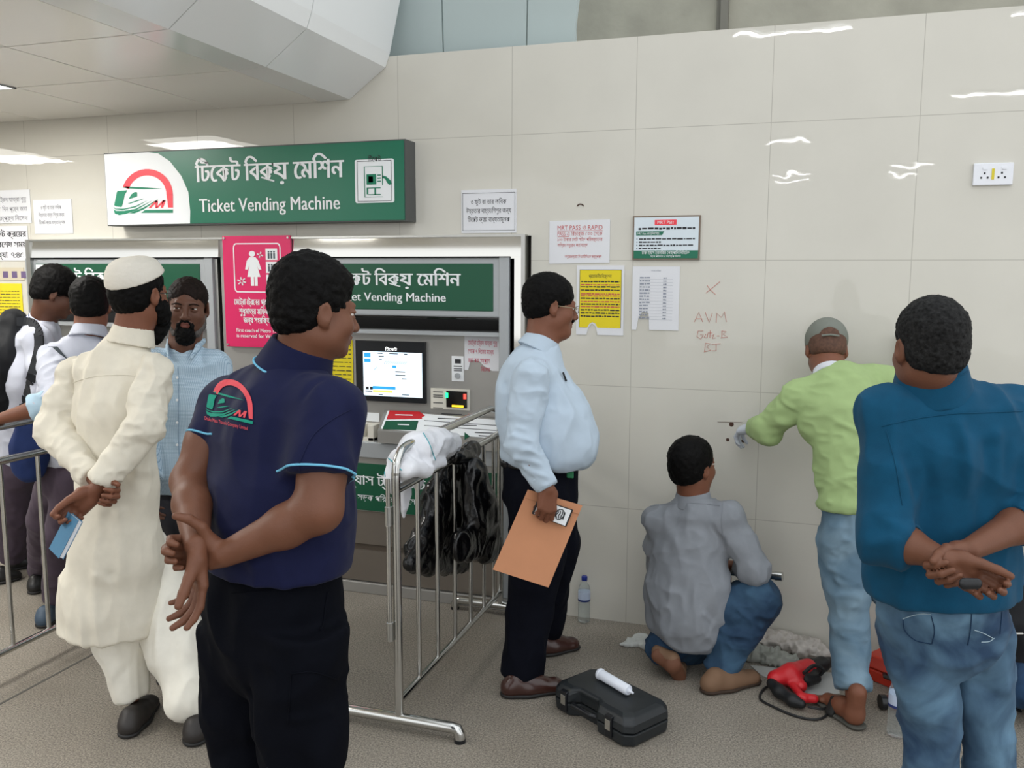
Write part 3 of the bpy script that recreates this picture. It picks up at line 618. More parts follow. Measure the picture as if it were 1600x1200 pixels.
c = paper('notice_strip', 'narrow picture strip between the white and yellow sheets at the left edge', 'notice', -2.75, W(38, 430)[0], W(20, 438)[2], W(20, 418)[2], mat('beige_print', 'c9bfa8', rough=.6))
q = MB(); [q.box(-2.7+.07*k, -2.66+.07*k, YT-.0004, YT, W(20, 434)[2], W(20, 424)[2]) for k in range(4)]; q.build('pictures', mat('ink_purple', '6b5a80'), c)
# ------------------------------------------------------------------ soft-blended solids -> one smooth surface
F32 = np.float32
class Solid:
    """a list of blended shapes; mesh() turns the blend into one closed surface"""
    def __init__(s): s.ops = []
    def cone(s, a, b, ra, rb, k=.02, w=None, sq=1., sub=False, flat=0):
        # w: unit axis squeezed by sq ; flat: bit0 cuts start, bit1 cuts end
        a, b = np.asarray(a, float), np.asarray(b, float); R = max(ra, rb)
        s.ops.append(('c', a, b, ra, rb, k, None if w is None else np.asarray(w, float)/np.linalg.norm(w), sq, sub, flat, np.minimum(a, b)-R, np.maximum(a, b)+R)); return s
    def chain(s, pts, rs, k=.02, w=None, sq=1., flat=0):
        if w is not None and rs[0] > .10 and len(pts) > 2: flat |= 1
        for i in range(len(pts)-1):
            fl = (1 if (flat & 1 and i == 0) else 0) | (2 if (flat & 2 and i == len(pts)-2) else 0)
            s.cone(pts[i], pts[i+1], rs[i], rs[i+1], k, w, sq if not hasattr(sq, '__len__') else sq[i], flat=fl)
        return s
    def ell(s, c, r, A=None, k=.02, sub=False):
        c = np.asarray(c, float); r = np.asarray(r, float); A = np.eye(3) if A is None else np.asarray(A, float)  # rows of A: local axes
        e = np.sqrt(((A*r[:, None])**2).sum(0)); s.ops.append(('e', c, r, A, k, sub, c-e, c+e)); return s
    def cut(s, p, n, k=.004):  # remove everything on the +n side
        s.ops.append(('p', np.asarray(p, float), np.asarray(n, float)/np.linalg.norm(n), k)); return s
    def mesh(s, h, smooth=2, bounds=None):
        adds = [o for o in s.ops if o[0] in 'ce' and not (o[8] if o[0] == 'c' else o[5])]
        lo = np.min([o[-2] for o in adds], 0)-3*h; hi = np.max([o[-1] for o in adds], 0)+3*h
        if bounds: lo = np.maximum(lo, bounds[0]); hi = np.minimum(hi, bounds[1])
        n = np.ceil((hi-lo)/h).astype(int)+1
        ax = [(lo[i]+h*np.arange(n[i])).astype(F32) for i in range(3)]
        Fd = np.full(n, .25, F32)
        for o in s.ops:
            if o[0] == 'p':
                d = ((ax[0]-o[1][0])*o[2][0])[:, None, None]+((ax[1]-o[1][1])*o[2][1])[None, :, None]+((ax[2]-o[1][2])*o[2][2])[None, None, :]
                hh = np.maximum(o[3]-np.abs(Fd-d), 0)/o[3]; Fd = np.maximum(Fd, d)+hh*hh*o[3]*.25; continue
            m = max(.03, 3*h)+(o[5] if o[0] == 'c' else o[4])
            i0 = [max(0, int((o[-2][i]-m-lo[i])/h)) for i in range(3)]; i1 = [min(n[i], int((o[-1][i]+m-lo[i])/h)+2) for i in range(3)]
            if any(i1[i] <= i0[i] for i in range(3)): continue
            sl = tuple(slice(i0[i], i1[i]) for i in range(3)); x = ax[0][sl[0]][:, None, None]; y = ax[1][sl[1]][None, :, None]; z = ax[2][sl[2]][None, None, :]
            if o[0] == 'c':
                _, a, b, ra, rb, k, w_, sq, sub, flat, _, _ = o; ba = b-a; L2 = max(ba@ba, 1e-9)
                X, Y_, Z = x-F32(a[0]), y-F32(a[1]), z-F32(a[2]); t0 = (X*F32(ba[0])+Y_*F32(ba[1])+Z*F32(ba[2]))/F32(L2); t = np.clip(t0, 0, 1)
                qx, qy, qz = X-t*F32(ba[0]), Y_-t*F32(ba[1]), Z-t*F32(ba[2]); q2 = qx*qx+qy*qy+qz*qz
                if w_ is not None: c_ = qx*F32(w_[0])+qy*F32(w_[1])+qz*F32(w_[2]); q2 = q2+c_*c_*F32(1/(sq*sq)-1)
                d = np.sqrt(q2)-(F32(ra)+t*F32(rb-ra))
                if w_ is not None: d = d*F32(.5+.5*sq)
                if flat & 1: d = np.maximum(d, -t0*F32(math.sqrt(L2)))
                if flat & 2: d = np.maximum(d, (t0-1)*F32(math.sqrt(L2)))
            else:
                _, c, r, A, k, sub, _, _ = o; X, Y_, Z = x-F32(c[0]), y-F32(c[1]), z-F32(c[2]); s1 = 0; s2 = 0
                for i in range(3): l = X*F32(A[i][0])+Y_*F32(A[i][1])+Z*F32(A[i][2]); l = l*l; s1 = s1+l*F32(1/r[i]**2); s2 = s2+l*F32(1/r[i]**4)
                k0 = np.sqrt(s1); d = k0*(k0-1)/np.sqrt(s2+F32(1e-9))
            f = Fd[sl]; k = F32(max(k, 1e-4))
            if sub: d = -d; hh = np.maximum(k-np.abs(f-d), 0)/k; Fd[sl] = np.maximum(f, d)+hh*hh*k*F32(.25)
            else: hh = np.maximum(k-np.abs(f-d), 0)/k; Fd[sl] = np.minimum(f, d)-hh*hh*k*F32(.25)
        return nets(Fd, lo, h, smooth)
def nets(Fd, lo, h, smooth):
    nx, ny, nz = Fd.shape; S = Fd < 0; cells = (nx-1, ny-1, nz-1); ncell = cells[0]*cells[1]*cells[2]
    ids, pos, quads = [], [], []
    for a in range(3):
        s0 = [slice(None)]*3; s1 = [slice(None)]*3; s0[a] = slice(0, -1); s1[a] = slice(1, None)
        I = np.array(np.nonzero(S[tuple(s0)] != S[tuple(s1)])).T
        I2 = I.copy(); I2[:, a] += 1; f0 = Fd[I[:, 0], I[:, 1], I[:, 2]]; f1 = Fd[I2[:, 0], I2[:, 1], I2[:, 2]]; t = f0/(f0-f1)
        P_ = I.astype(float); P_[:, a] += t; b, c = (a+1) % 3, (a+2) % 3; cid = []; ok = np.ones(len(I), bool)
        for db, dc in ((0, 0), (-1, 0), (-1, -1), (0, -1)):
            Q = I.copy(); Q[:, b] += db; Q[:, c] += dc; g = np.all((Q >= 0) & (Q < cells), 1); ok &= g
            cc = (Q[:, 0]*cells[1]+Q[:, 1])*cells[2]+Q[:, 2]; cid.append(cc); ids.append(cc[g]); pos.append(P_[g])
        q = np.stack(cid, 1)[ok]; fl = (f0 < 0)[ok]; q[~fl] = q[~fl][:, ::-1]; quads.append(q)
    ids = np.concatenate(ids); pos = np.concatenate(pos); quads = np.concatenate(quads)
    u, inv = np.unique(ids, return_inverse=True); cnt = np.bincount(inv)
    v = np.stack([np.bincount(inv, pos[:, i])/cnt for i in range(3)], 1)
    f = np.searchsorted(u, quads)
    v = v*h+lo
    return relax(v, f, smooth), f
def relax(v, f, it):
    if it:
        e = np.concatenate([f[:, [i, (i+1) % 4]] for i in range(4)]); a, b = np.concatenate([e[:, 0], e[:, 1]]), np.concatenate([e[:, 1], e[:, 0]]); c = np.bincount(a, minlength=len(v))[:, None]
        for k in range(it): v = v+(.6, -.45)[k % 2]*(np.stack([np.bincount(a, v[b, i], minlength=len(v)) for i in range(3)], 1)/c-v)
    return v
def vnorm(v, f):
    n = np.cross(v[f[:, 2]]-v[f[:, 0]], v[f[:, 3]]-v[f[:, 1]]); o = np.zeros_like(v)
    for i in range(4):
        for k in range(3): o[:, k] += np.bincount(f[:, i], n[:, k], minlength=len(v))
    return o/(np.linalg.norm(o, axis=1, keepdims=True)+1e-12)
def _hash(i): i = (i[..., 0]*73856093) ^ (i[..., 1]*19349663) ^ (i[..., 2]*83492791); i = (i ^ (i >> 13))*1274126177; return ((i & 0xffff)/65535.0)
def vnoise(p):  # value noise 0..1
    i = np.floor(p).astype(np.int64); f = p-i; f = f*f*(3-2*f); o = 0
    for dx in (0, 1):
        for dy in (0, 1):
            for dz in (0, 1): o = o+_hash(i+np.array([dx, dy, dz]))*np.where(dx, f[:, 0], 1-f[:, 0])*np.where(dy, f[:, 1], 1-f[:, 1])*np.where(dz, f[:, 2], 1-f[:, 2])
    return o
def wrinkle(v, f, amp=.004, scale=(14, 14, 6), seed=0, folds=(), k2=.4):
    """push the cloth in and out along its normals: ridged noise plus hand-placed folds (points, width, height)"""
    n = vnorm(v, f); p = v*np.asarray(scale)+seed*7.3
    wv = vnoise(p+1.5*vnoise(p*.6+9)[:, None]); r = 1-np.abs(wv*2-1); d = amp*(r-.55)
    p2 = v*np.asarray(scale)*2.3+seed*3.1; d = d+amp*k2*(1-np.abs(vnoise(p2)*2-1)-.55)
    for pts, wd, ht in folds:
        pts = [np.asarray(q, float) for q in pts]; best = np.full(len(v), 9.)
        for a, b in zip(pts[:-1], pts[1:]):
            ba = b-a; t = np.clip(((v-a)@ba)/(ba@ba+1e-9), 0, 1); q = v-a-t[:, None]*ba
            best = np.minimum(best, np.linalg.norm(q, axis=1))
        d = d+ht*np.exp(-(best/wd)**2)
    return v+n*d[:, None]
def solid_obj(name, S, h, m, parent, smooth=2, wr=None, mats=None, fm=None, fuzz=0, fs=90):
    v, f = S.mesh(h, smooth)
    if wr: v = wrinkle(v, f, **wr)
    if fuzz: v = v+vnorm(v, f)*((vnoise(v*fs)-.5)*fuzz+(vnoise(v*fs*2.3+3)-.5)*fuzz*.6)[:, None]
    o = mesh_obj(name, v, f, m, parent, True, loc=world_loc(parent) if parent is not None else np.array([*v.mean(0)[:2], v[:, 2].min()]), mats=mats, fm=fm(v[f].mean(1)) if fm else None)
    return o
def bvh_of(o):
    L_ = world_loc(o); me = o.data; n = len(me.vertices); co = np.empty(n*3); me.vertices.foreach_get('co', co); co = co.reshape(-1, 3)+np.array(L_)
    return BVHTree.FromPolygons([tuple(c) for c in co], [tuple(p.vertices) for p in me.polygons])
def hit(bv, x, y, off=.0015):
    q = ray(x, y); q = q/np.linalg.norm(q); r = bv.ray_cast(Vector(CAM), Vector(q))
    if r[0] is None: return None
    return np.array(r[0])+np.array(r[1])*off*(1 if Vector(r[1]).dot(Vector(q)) < 0 else -1)
def seam(name, bv, pts, r, m, parent, off=.001, n=6):
    P_ = [hit(bv, x, y, off) for x, y in [tuple(q[:2]) for q in crom([(a, b, 0) for a, b in pts], 8)]]; P_ = [p for p in P_ if p is not None]
    if len(P_) < 2: return None
    P2 = [P_[0]]
    for p in P_[1:]:
        if np.linalg.norm(p-P2[-1]) < .12: P2.append(p)
    return MB().tube(P2, r, n).build(name, m, parent, smooth=True)
def decal(mb, bv, poly, off=.0018, step=5):
    """lay a flat printed shape onto the cloth: the outline is filled with a small grid and every point is set down on the surface"""
    bm = bmesh.new(); vs = [bm.verts.new((x, y, 0)) for x, y in poly]; bm.faces.new(vs)
    bmesh.ops.triangulate(bm, faces=bm.faces[:])
    for _ in range(3):
        es = [e for e in bm.edges if e.calc_length() > step]
        if not es: break
        bmesh.ops.subdivide_edges(bm, edges=es, cuts=1); bmesh.ops.triangulate(bm, faces=bm.faces[:])
    P_ = [hit(bv, v.co.x, v.co.y, off) for v in bm.verts]; bm.verts.index_update()
    ok = [p is not None for p in P_]; fs = [tuple(v.index for v in f.verts) for f in bm.faces if all(ok[v.index] for v in f.verts)]
    if fs: mb.add([p if p is not None else (0, 0, 0) for p in P_], fs)
    bm.free()

# ------------------------------------------------------------------ anatomy
def frame(fwd, up=(0, 0, 1)):
    f = np.asarray(fwd, float); f = f/np.linalg.norm(f); u = np.asarray(up, float); u = u-f*(u@f); u /= np.linalg.norm(u); r = np.cross(f, u)
    return np.array([r, f, u])  # rows: right, forward, up
def face_dir(theta, pitch=0, ):  # theta degrees: 0 = picture right, 90 = away from camera, 180 = picture left, 270 = towards camera
    t = math.radians(theta); h = np.array([math.cos(YAW)*math.cos(t)-math.sin(YAW)*math.sin(t), math.sin(YAW)*math.cos(t)+math.cos(YAW)*math.sin(t), 0]); p = math.radians(pitch)
    return h*math.cos(p)+np.array([0, 0, math.sin(p)])
def head_solid(S, c, A, s=1., neck=None, fat=0., nose=1.):
    L = lambda x, y, z: c+s*(x*A[0]+y*A[1]+z*A[2])
    E = lambda p, r, k=.015, sub=False: S.ell(L(*p), np.array(r)*s, A, k*s, sub)
    E((0, -.016, .04), (.074, .095, .078)); E((0, .03, -.02), (.061+fat, .064, .088), .02); E((0, .036, -.072), (.046+fat, .046, .034), .03)
    E((0, .078, -.092), (.018, .014, .014), .025)
    for q in (-1, 1):
        E((q*.04, .055, -.028), (.023+fat, .03, .026), .02); E((q*.05, .005, -.055), (.014+fat, .032, .026), .03)
    S.cone(L(-.032, .083, .024), L(.032, .083, .024), .0105*s, .0105*s, .014*s)
    for q in (-1, 1): E((q*.031, .101, .004), (.019, .018, .0115), .012, True)
    for q in (-1, 1):
        E((q*.031, .0835, .0105), (.0165, .0125, .0062), .003); E((q*.031, .0835, -.0035), (.0155, .0115, .0055), .003)
    S.cone(L(0, .088, .016), L(0, .113*nose, -.028), .0075*s, .0115*s, .012*s); E((0, .112*nose, -.032), (.0105, .0105, .0095), .008)
    for q in (-1, 1): E((q*.0125, .101, -.0345), (.0085, .0105, .0075), .006)
    S.chain([L(-.024, .086, -.0585), L(-.008, .0975, -.0555), L(.008, .0975, -.0555), L(.024, .086, -.0585)], [.0045*s, .0058*s, .0058*s, .0045*s], .005*s)
    S.chain([L(-.021, .086, -.0655), L(0, .097, -.0675), L(.021, .086, -.0655)], [.0045*s, .0070*s, .0045*s], .005*s)
    S.cone(L(-.021, .103, -.0615), L(.021, .103, -.0615), .0022*s, .0022*s, .003*s, sub=True)
    for q in (-1, 1):
        B = np.array([A[0]*math.cos(.35)-q*A[1]*math.sin(.35), q*A[0]*math.sin(.35)+A[1]*math.cos(.35), A[2]])
        S.ell(L(q*.078, -.012, -.002), np.array([.0085, .0195, .0315])*s, B, .006*s); S.ell(L(q*.087, -.008, .004), np.array([.006, .0115, .018])*s, B, .005*s, True)
        E((q*.074, -.004, -.028), (.007, .009, .010), .006)
    if neck is not None:
        S.cone(L(0, -.03, -.045), neck, .055*s, .062*s, .03); S.cone(L(0, -.005, -.06), neck, .05*s, .058*s, .03)
def eyes(c, A, parent, s=1., look=(0, 0)):
    for q in (-1, 1):
        p = c+s*(q*.031*A[0]+.0775*A[1]+.004*A[2])
        Sx = Solid().ell(p, np.array([.0125]*3)*s); solid_obj('eyeball', Sx, .0024, mat('eye_white', 'cfc9c2', rough=.2), parent, 0)
        d = A[1]+look[0]*A[0]+look[1]*A[2]; d /= np.linalg.norm(d)
        MB().tube([p+d*.0118*s, p+d*.0129*s], [.0058*s, .0048*s], 14).build('iris', mat('iris_brown', '1c120d', rough=.15), parent, smooth=True)
def hair_cap(S, c, A, s=1., t=.010, top=0., front=.075, nape=-.055, vol=None, hole=((0, .135, -.055), (.075, .085, .118))):
    L = lambda x, y, z: c+s*(x*A[0]+y*A[1]+z*A[2]); E = lambda p, r, k=.012, sub=False: S.ell(L(*p), np.array(r)*s, A, k*s, sub)
    E((0, -.018, .045+top/2), (.076+t, .098+t, .080+t+top)); E((0, -.045, -.005), (.068+t, .062+t, .068+t*.6), .02)
    if vol: 
        for p, r in vol: E(p, r, .02)
    E(*hole, .006, True)          # the face stays bare
    for q in (-1, 1):
        E((q*.088, .008, -.022), (.03, .033, .036), .008, True)  # around the ear
        E((q*.075, .055, -.045), (.04, .045, .062), .008, True)
    n = -A[2]+.35*A[1]; S.cut(L(0, -.07, nape), n, .01*s)
FING = ((.028, .088, (.044, .027, .022), .0098), (.0095, .093, (.049, .031, .024), .0100), (-.0095, .089, (.045, .029, .023), .0095), (-.027, .080, (.035, .022, .020), .0085))
def hand_solid(S, wrist, ydir, ndir, side=1, curl=(20, 30, 25), spread=4, thumb=(.75, .55, -.25), tcurl=15, s=1., curls=None):
    """palm and five jointed fingers. ydir: wrist to knuckles; ndir: out of the back of the hand; side +1/-1: which way the thumb lies"""
    y = np.asarray(ydir, float); y /= np.linalg.norm(y); n = np.asarray(ndir, float); n = n-y*(n@y); n /= np.linalg.norm(n); x = np.cross(y, n)*side
    L = lambda a, b, c: wrist+s*(a*x+b*y+c*n); tips = []
    for i, (fx, fy, ls, r) in enumerate(FING):
        S.cone(L(fx*.55, .005, 0), L(fx, fy-.012, 0), .0155*s, .0120*s, .012*s)
    S.cone(L(.024, .02, -.006), L(.012, .05, -.008), .018*s, .014*s, .012*s); S.cone(L(-.02, .02, -.005), L(-.02, .055, -.005), .015*s, .012*s, .012*s)
    for i, (fx, fy, ls, r) in enumerate(FING):
        p = L(fx, fy-.012, 0); cu = curls[i] if curls else curl; a = 0.; yaw = math.radians(spread*(1.5-i))
        for j in range(3):
            a += math.radians(cu[j]); d = (y*math.cos(yaw)+x*math.sin(yaw))*math.cos(a)-n*math.sin(a); q = p+d*ls[j]*s
            r0, r1 = r*(1, .92, .84)[j]*s, r*(.92, .84, .72)[j]*s; S.cone(p, q, r0, r1, .0035); p = q
        tips.append((p, d, r*.72*s))
    t = np.asarray(thumb, float); d = t[0]*x+t[1]*y+t[2]*n; d /= np.linalg.norm(d); p = L(.022, .018, -.006)
    q = p+d*.044*s; S.cone(p, q, .0165*s, .0125*s, .010*s); ax_ = y*.7-x*.5-n*.25
    for j, (l, r0, r1) in enumerate(((.034, .0122, .0108), (.027, .0108, .0085))):
        d = d+ax_*math.radians(tcurl)*1.2; d /= np.linalg.norm(d); p = q; q = p+d*l*s; S.cone(p, q, r0*s, r1*s, .0035)
    tips.append((q, d, .0085*s)); return tips
M_NAIL = None
def skin(name, col): return mat(name, col, rough=.48, spec=.35, bump=.0004, bscale=220, var=.06, vscale=25)
def limb_mesh(S, h, sm=2): return S.mesh(h, sm)
def join(parts):
    V_, F_ = [], []; n = 0
    for v, f in parts: V_.append(v); F_.append(f+n); n += len(v)
    return np.concatenate(V_), np.concatenate(F_)
def person(label, parts, m, group=None, loc=None, mats=None, fm=None):
    v, f = join(parts)
    b = loc if loc is not None else np.array([*v.mean(0)[:2], max(0, v[:, 2].min())])
    o = mesh_obj('person', v, f, m, None, True, loc=b, mats=mats, fm=fm(v[f].mean(1)) if fm else None); tag(o, label, 'person', group); return o
def shoe(name, heel, toe, m, parent, s=1., h=.006, sole=None, bare=False):
    heel, toe = np.asarray(heel, float), np.asarray(toe, float); d = toe-heel; Ln = np.linalg.norm(d[:2]); A = frame((d[0], d[1], 0)); z0 = heel[2]
    P = lambda y, z, x=0: np.array([heel[0], heel[1], z0])+A[1]*y*Ln+A[0]*x+np.array([0, 0, z])
    S = Solid(); S.cone(P(.13, .033), P(.42, .033), .036*s, .039*s, .03); S.cone(P(.42, .03), P(.84, .026), .044*s, .043*s, .03, w=(0, 0, 1), sq=.72)
    S.cone(P(.2, .065), P(.16, .045), .031*s, .034*s, .03); S.cone(P(.25, .060), P(.6, .042), .031*s, .031*s, .03)
    S.cut(P(0, .006), (0, 0, -1), .004)
    o = solid_obj(name, S, h, m, parent)
    S2 = Solid(); S2.cone(P(.14, .012), P(.42, .012), .043*s, .042*s, .03, w=(0, 0, 1), sq=.42); S2.cone(P(.42, .012), P(.86, .012), .047*s, .044*s, .03, w=(0, 0, 1), sq=.42); S2.cut(P(0, .001), (0, 0, -1), .003); S2.cut(P(0, .018), (0, 0, 1), .003)
    solid_obj('sole', S2, h, sole or mat('sole_black', '1b1a1a', rough=.6), o)
    return o

def hem_loop(name, o, e, d, m, r=.0026, back=.004, lim=.12, n=48):
    """a thin trim that follows the real edge of a sleeve"""
    bv = bvh_of(o); a = np.cross(d, (0, 0, 1.)); a /= np.linalg.norm(a); b = np.cross(d, a); c = e-d*back; P_ = []
    for k in range(n+1):
        t = 2*math.pi*k/n; q = a*math.cos(t)+b*math.sin(t); h_ = bv.ray_cast(Vector(c), Vector(q))
        P_.append(np.array(h_[0])+q*.0008 if h_[0] is not None and h_[3] < lim else None)
    run, best = [], []
    for p in P_+P_:
        if p is None: run = []
        else:
            run.append(p)
            if len(run) > len(best) and len(run) <= n+1: best = list(run)
    if len(best) > 3: return MB().tube(best, r, 8).build(name, m, o, smooth=True)
# ------------------------------------------------------------------ people
PXR = lambda px, d: px*d/FPX
M_HAIR = mat('black_hair', '090808', rough=.6, bump=.0016, bscale=240, var=.5, vscale=70, spec=.12)
M_HAIRG = mat('greying_hair', '1d1d1d', rough=.65, bump=.002, bscale=200, var=.75, vscale=120, spec=.15)
M_HAIRB = mat('brown_black_hair', '1a120f', rough=.65, spec=.15, bump=.0015, bscale=160, var=.5, vscale=60)
SK1, SK2, SK3, SK4 = skin('skin_brown', '6b4533'), skin('skin_dark', '5f3f31'), skin('skin_warm', '754a37'), skin('skin_deep', '54372a')
def cloth(name, col, **k):
    a = dict(rough=.85, sheen=.04, bump=.0004, bscale=420, var=.05, vscale=30, spec=.2); a.update(k)
    if name in MATS: return MATS[name]
    return crease(mat(name, col, **a))
def crease(m, dist=.032, sc=5.5):
    """soft creases of worn cloth, in front of the fine weave"""
    nt = m.node_tree; b = nt.nodes['Principled BSDF']; L = nt.links; tc = nt.nodes.new('ShaderNodeTexCoord'); n = nt.nodes.new('ShaderNodeTexNoise'); n.noise_type = 'RIDGED_MULTIFRACTAL'
    n.inputs['Scale'].default_value = sc; n.inputs['Detail'].default_value = 2.5; n.inputs['Roughness'].default_value = .45; n.inputs['Distortion'].default_value = .6; L.new(tc.outputs['Object'], n.inputs['Vector'])
    bp = nt.nodes.new('ShaderNodeBump'); bp.inputs['Strength'].default_value = .8; bp.inputs['Distance'].default_value = dist; L.new(n.outputs['Fac'], bp.inputs['Height'])
    if b.inputs['Normal'].is_linked: L.new(b.inputs['Normal'].links[0].from_socket, bp.inputs['Normal'])
    L.new(bp.outputs[0], b.inputs['Normal']); return m
def inner_body(hip, chest, neck, shs, knees, ankles, wrists=(), elbows=()):
    S = Solid(); S.chain([hip, chest, neck], [.07, .06, .035], .04)
    for q in shs: S.cone(chest, q, .045, .03, .03)
    for i in range(2): S.chain([hip, knees[i]+(hip-knees[i])*V(.6, .6, .78), knees[i], ankles[i]], [.035, .030, .030, .030], .01)
    for i, e in enumerate(elbows): S.chain([shs[i], e, wrists[i]], [.035, .032, .022], .02)
    return S.mesh(.018, 1)

# the man in the navy polo shirt, back turned, head to the right
def polo_man():
    th = 48; Af = frame(face_dir(th)); fw = Af[1]
    hc = J(492, 489, 2.03); Ah = frame(face_dir(38, -6), UPV*.1+V(0, 0, 1))
    nk = J(468, 556, 2.05)
    H = Solid(); head_solid(H, hc, Ah, .94, neck=nk+V(0, 0, -.02), fat=.004); S1 = H.mesh(.0042)
    shR, shL = J(514, 645, 1.94), J(356, 632, 2.17); elR, elL = J(497, 795, 1.87), J(298, 752, 2.10); wrR, wrL = J(352, 866, 1.89), J(307, 850, 1.88)
    AR = Solid(); AR.chain([shR, elR*.35+shR*.65, elR], [.062, .060, .050], .02); AR.chain([elR, elR*.65+wrR*.35+V(0, 0, -.004), wrR], [.052, .045, .028], .02, w=UPV, sq=1.)
    hand_solid(AR, wrR-RGT*.012, -RGT*.9+UPV*.05+FWD*.25, FWD+RGT*.2, side=-1, curl=(62, 62, 40), thumb=(.85, .25, -.45), tcurl=26, s=1.0); a1 = AR.mesh(.004)
    AL = Solid(); AL.chain([shL, elL*.5+shL*.5, elL], [.060, .056, .044], .02); AL.chain([elL, elL*.6+wrL*.4, wrL], [.046, .043, .027], .02)
    hand_solid(AL, wrL-UPV*.01, -UPV*1.0+RGT*.10, RGT*.8+FWD*.5, side=1, curls=((14, 20, 12), (24, 26, 18), (28, 28, 20), (32, 30, 22)), thumb=(.35, .8, -.5), tcurl=4, spread=2); a2 = AL.mesh(.0036)
    hip, chest = J(428, 965, 2.11), J(435, 700, 2.06)
    hl, hr = J(380, 985, 2.17), J(472, 990, 2.02)
    kL, kR = hl+V(-.015, .02, -.40), hr+V(-.045, .02, -.40); aL, aR = V(kL[0]-.02, kL[1]+.02, .09), V(kR[0]-.03, kR[1]+.03, .09)
    o = person('person in a navy polo with a rail emblem on the back, hands clasped behind', [S1, a1, a2, inner_body(hip, chest, nk, (shL, shR), (kL, kR), (aL, aR))], SK1, loc=V(hip[0], hip[1], 0))
    eyes(hc, Ah, o, .94)
    # hair
    S = Solid(); hair_cap(S, hc, Ah, .94, .007, top=.014, vol=(((0, .045, .085), (.058, .045, .034)),)); hv = solid_obj('hair', S, .0042, M_HAIR, o, 1, fuzz=.007, fs=95)
    # stubble along the jaw
    # shirt
    navy = cloth('navy_pique', '0f1436', rough=.75, bump=.0003, bscale=600)
    S = Solid(); w = fw
    S.chain([J(450, 628, 2.05), J(437, 690, 2.06), J(440, 790, 2.075), J(433, 880, 2.085), J(428, 925, 2.10)], [.150, .186, .186, .176, .176], .05, w=w, sq=[.62, .70, .80, .84])
    S.chain([shL+V(0, 0, -.012), J(448, 618, 2.06), shR+V(0, 0, -.012)], [.062, .078, .066], .04); S.cone(J(455, 612, 2.05), nk-V(0, 0, .035), .08, .052, .04)
    S.cut(J(430, 912, 1.95), V(0, 0, -1)+fw*.0)
    def sl(S, sh, el, t, r0, r1):
        e = sh+(el-sh)*t; S.cone(sh, e, r0, r1, .03); d = (el-sh)/np.linalg.norm(el-sh); return e, d
    T = Solid(); T.ops = S.ops
    eR = shR+(elR-shR)*.66; eL = shL+(elL-shL)*.50
    T.cone(shR, eR, .082, .078, .035, flat=2); T.cone(shL, eL, .066, .060, .035, flat=2)
    folds = [([J(500, 745, 1.8), J(445, 640, 1.85), J(500, 590, 1.9)], .010, -.006), ([J(470, 790, 1.9), J(400, 860, 1.9)], .02, .006), ([J(540, 800, 1.95), J(450, 880, 1.93), J(400, 885, 1.93)], .018, .006),
             ([J(530, 850, 2), J(450, 905, 1.95)], .014, .005), ([J(335, 800, 2.0), J(400, 880, 1.92)], .016, .005), ([J(440, 720, 1.88), J(455, 800, 1.9)], .02, .004)]
    sh = solid_obj('polo_shirt', T, .0058, navy, o, 3, wr=dict(amp=.014, scale=(7, 7, 5), seed=2, folds=folds))
    # collar
    Cn = Solid(); up = (hc-nk)/np.linalg.norm(hc-nk); Cn.cone(nk-up*.045, nk+up*.028, .094, .074, .004, flat=3); Cn.cone(nk-up*.08, nk+up*.07, .0675, .064, .004, sub=True); co = solid_obj('collar', Cn, .0036, navy, o, 2)
    M_TRIM = cloth('pale_blue_trim', '6fb6d6')
    bv = bvh_of(sh); bc = bvh_of(co)
    e1 = np.cross(up, fw); e1 /= np.linalg.norm(e1); e2 = np.cross(e1, up)
    MB().tube([nk-up*.043+.0955*(math.cos(a)*e1+math.sin(a)*e2) for a in np.linspace(0, 2*math.pi, 41)], .0026, 6, False).build('collar_trim', M_TRIM, co, smooth=True)
    for e, sd, el in ((eR, shR, elR), (eL, shL, elL)): hem_loop('sleeve_trim', sh, e, (el-sd)/np.linalg.norm(el-sd), M_TRIM)
    # emblem printed on the back
    r_, g_, t_ = MB(), MB(), MB(); fx = lambda x, y: (323+(x-714)*.196, 594+(y-457)*.225+(x-925)*.045)
    red = cloth('print_red', 'd9535c'); grn = cloth('print_green', '1d8f78')
    for P_ in EMB_RED: decal(r_, bv, [fx(*p) for p in P_], .0022)
    for P_ in EMB_GRN: decal(g_, bv, [fx(*p) for p in P_], .0022)
    # tiny line of red words below
    vs, fs = text_geo('Dhaka Mass Transit Company Limited', 1.0); x0, x1 = vs[:, 0].min(), vs[:, 0].max()
    P_ = [hit(bv, 321+(v[0]-x0)/(x1-x0)*67, 656+(v[0]-x0)/(x1-x0)*16-v[1]*8, .0022) for v in vs]
    if all(p is not None for p in P_): t_.add(P_, fs); t_.build('back_lettering', red, sh)
    r_.build('emblem_red', red, sh); g_.build('emblem_green', grn, sh)
    seam('shoulder_seam', bv, [(548, 640), (520, 655), (490, 680), (470, 720), (468, 738)], .0012, navy, sh)
    # trousers
    navyt = cloth('navy_twill', '090b12', bscale=300, sheen=0, spec=.08)
    S = Solid(); S.chain([J(432, 880, 2.10), J(428, 945, 2.11), J(426, 985, 2.12)], [.160, .168, .165], .04, w=w, sq=.84)
    for h_, k_, a_ in ((hl, kL, aL), (hr, kR, aR)): S.chain([h_+V(0, 0, .03), (h_+k_)/2, k_, (k_+a_)/2, a_+V(0, 0, -.02)], [.105, .100, .080, .068, .064], .02, w=RGT, sq=1.)
    q = (hr+kR)/2+RGT*.075-FWD*.03; S.ell(q+V(0, 0, -.06), (.035, .06, .10), k=.02)
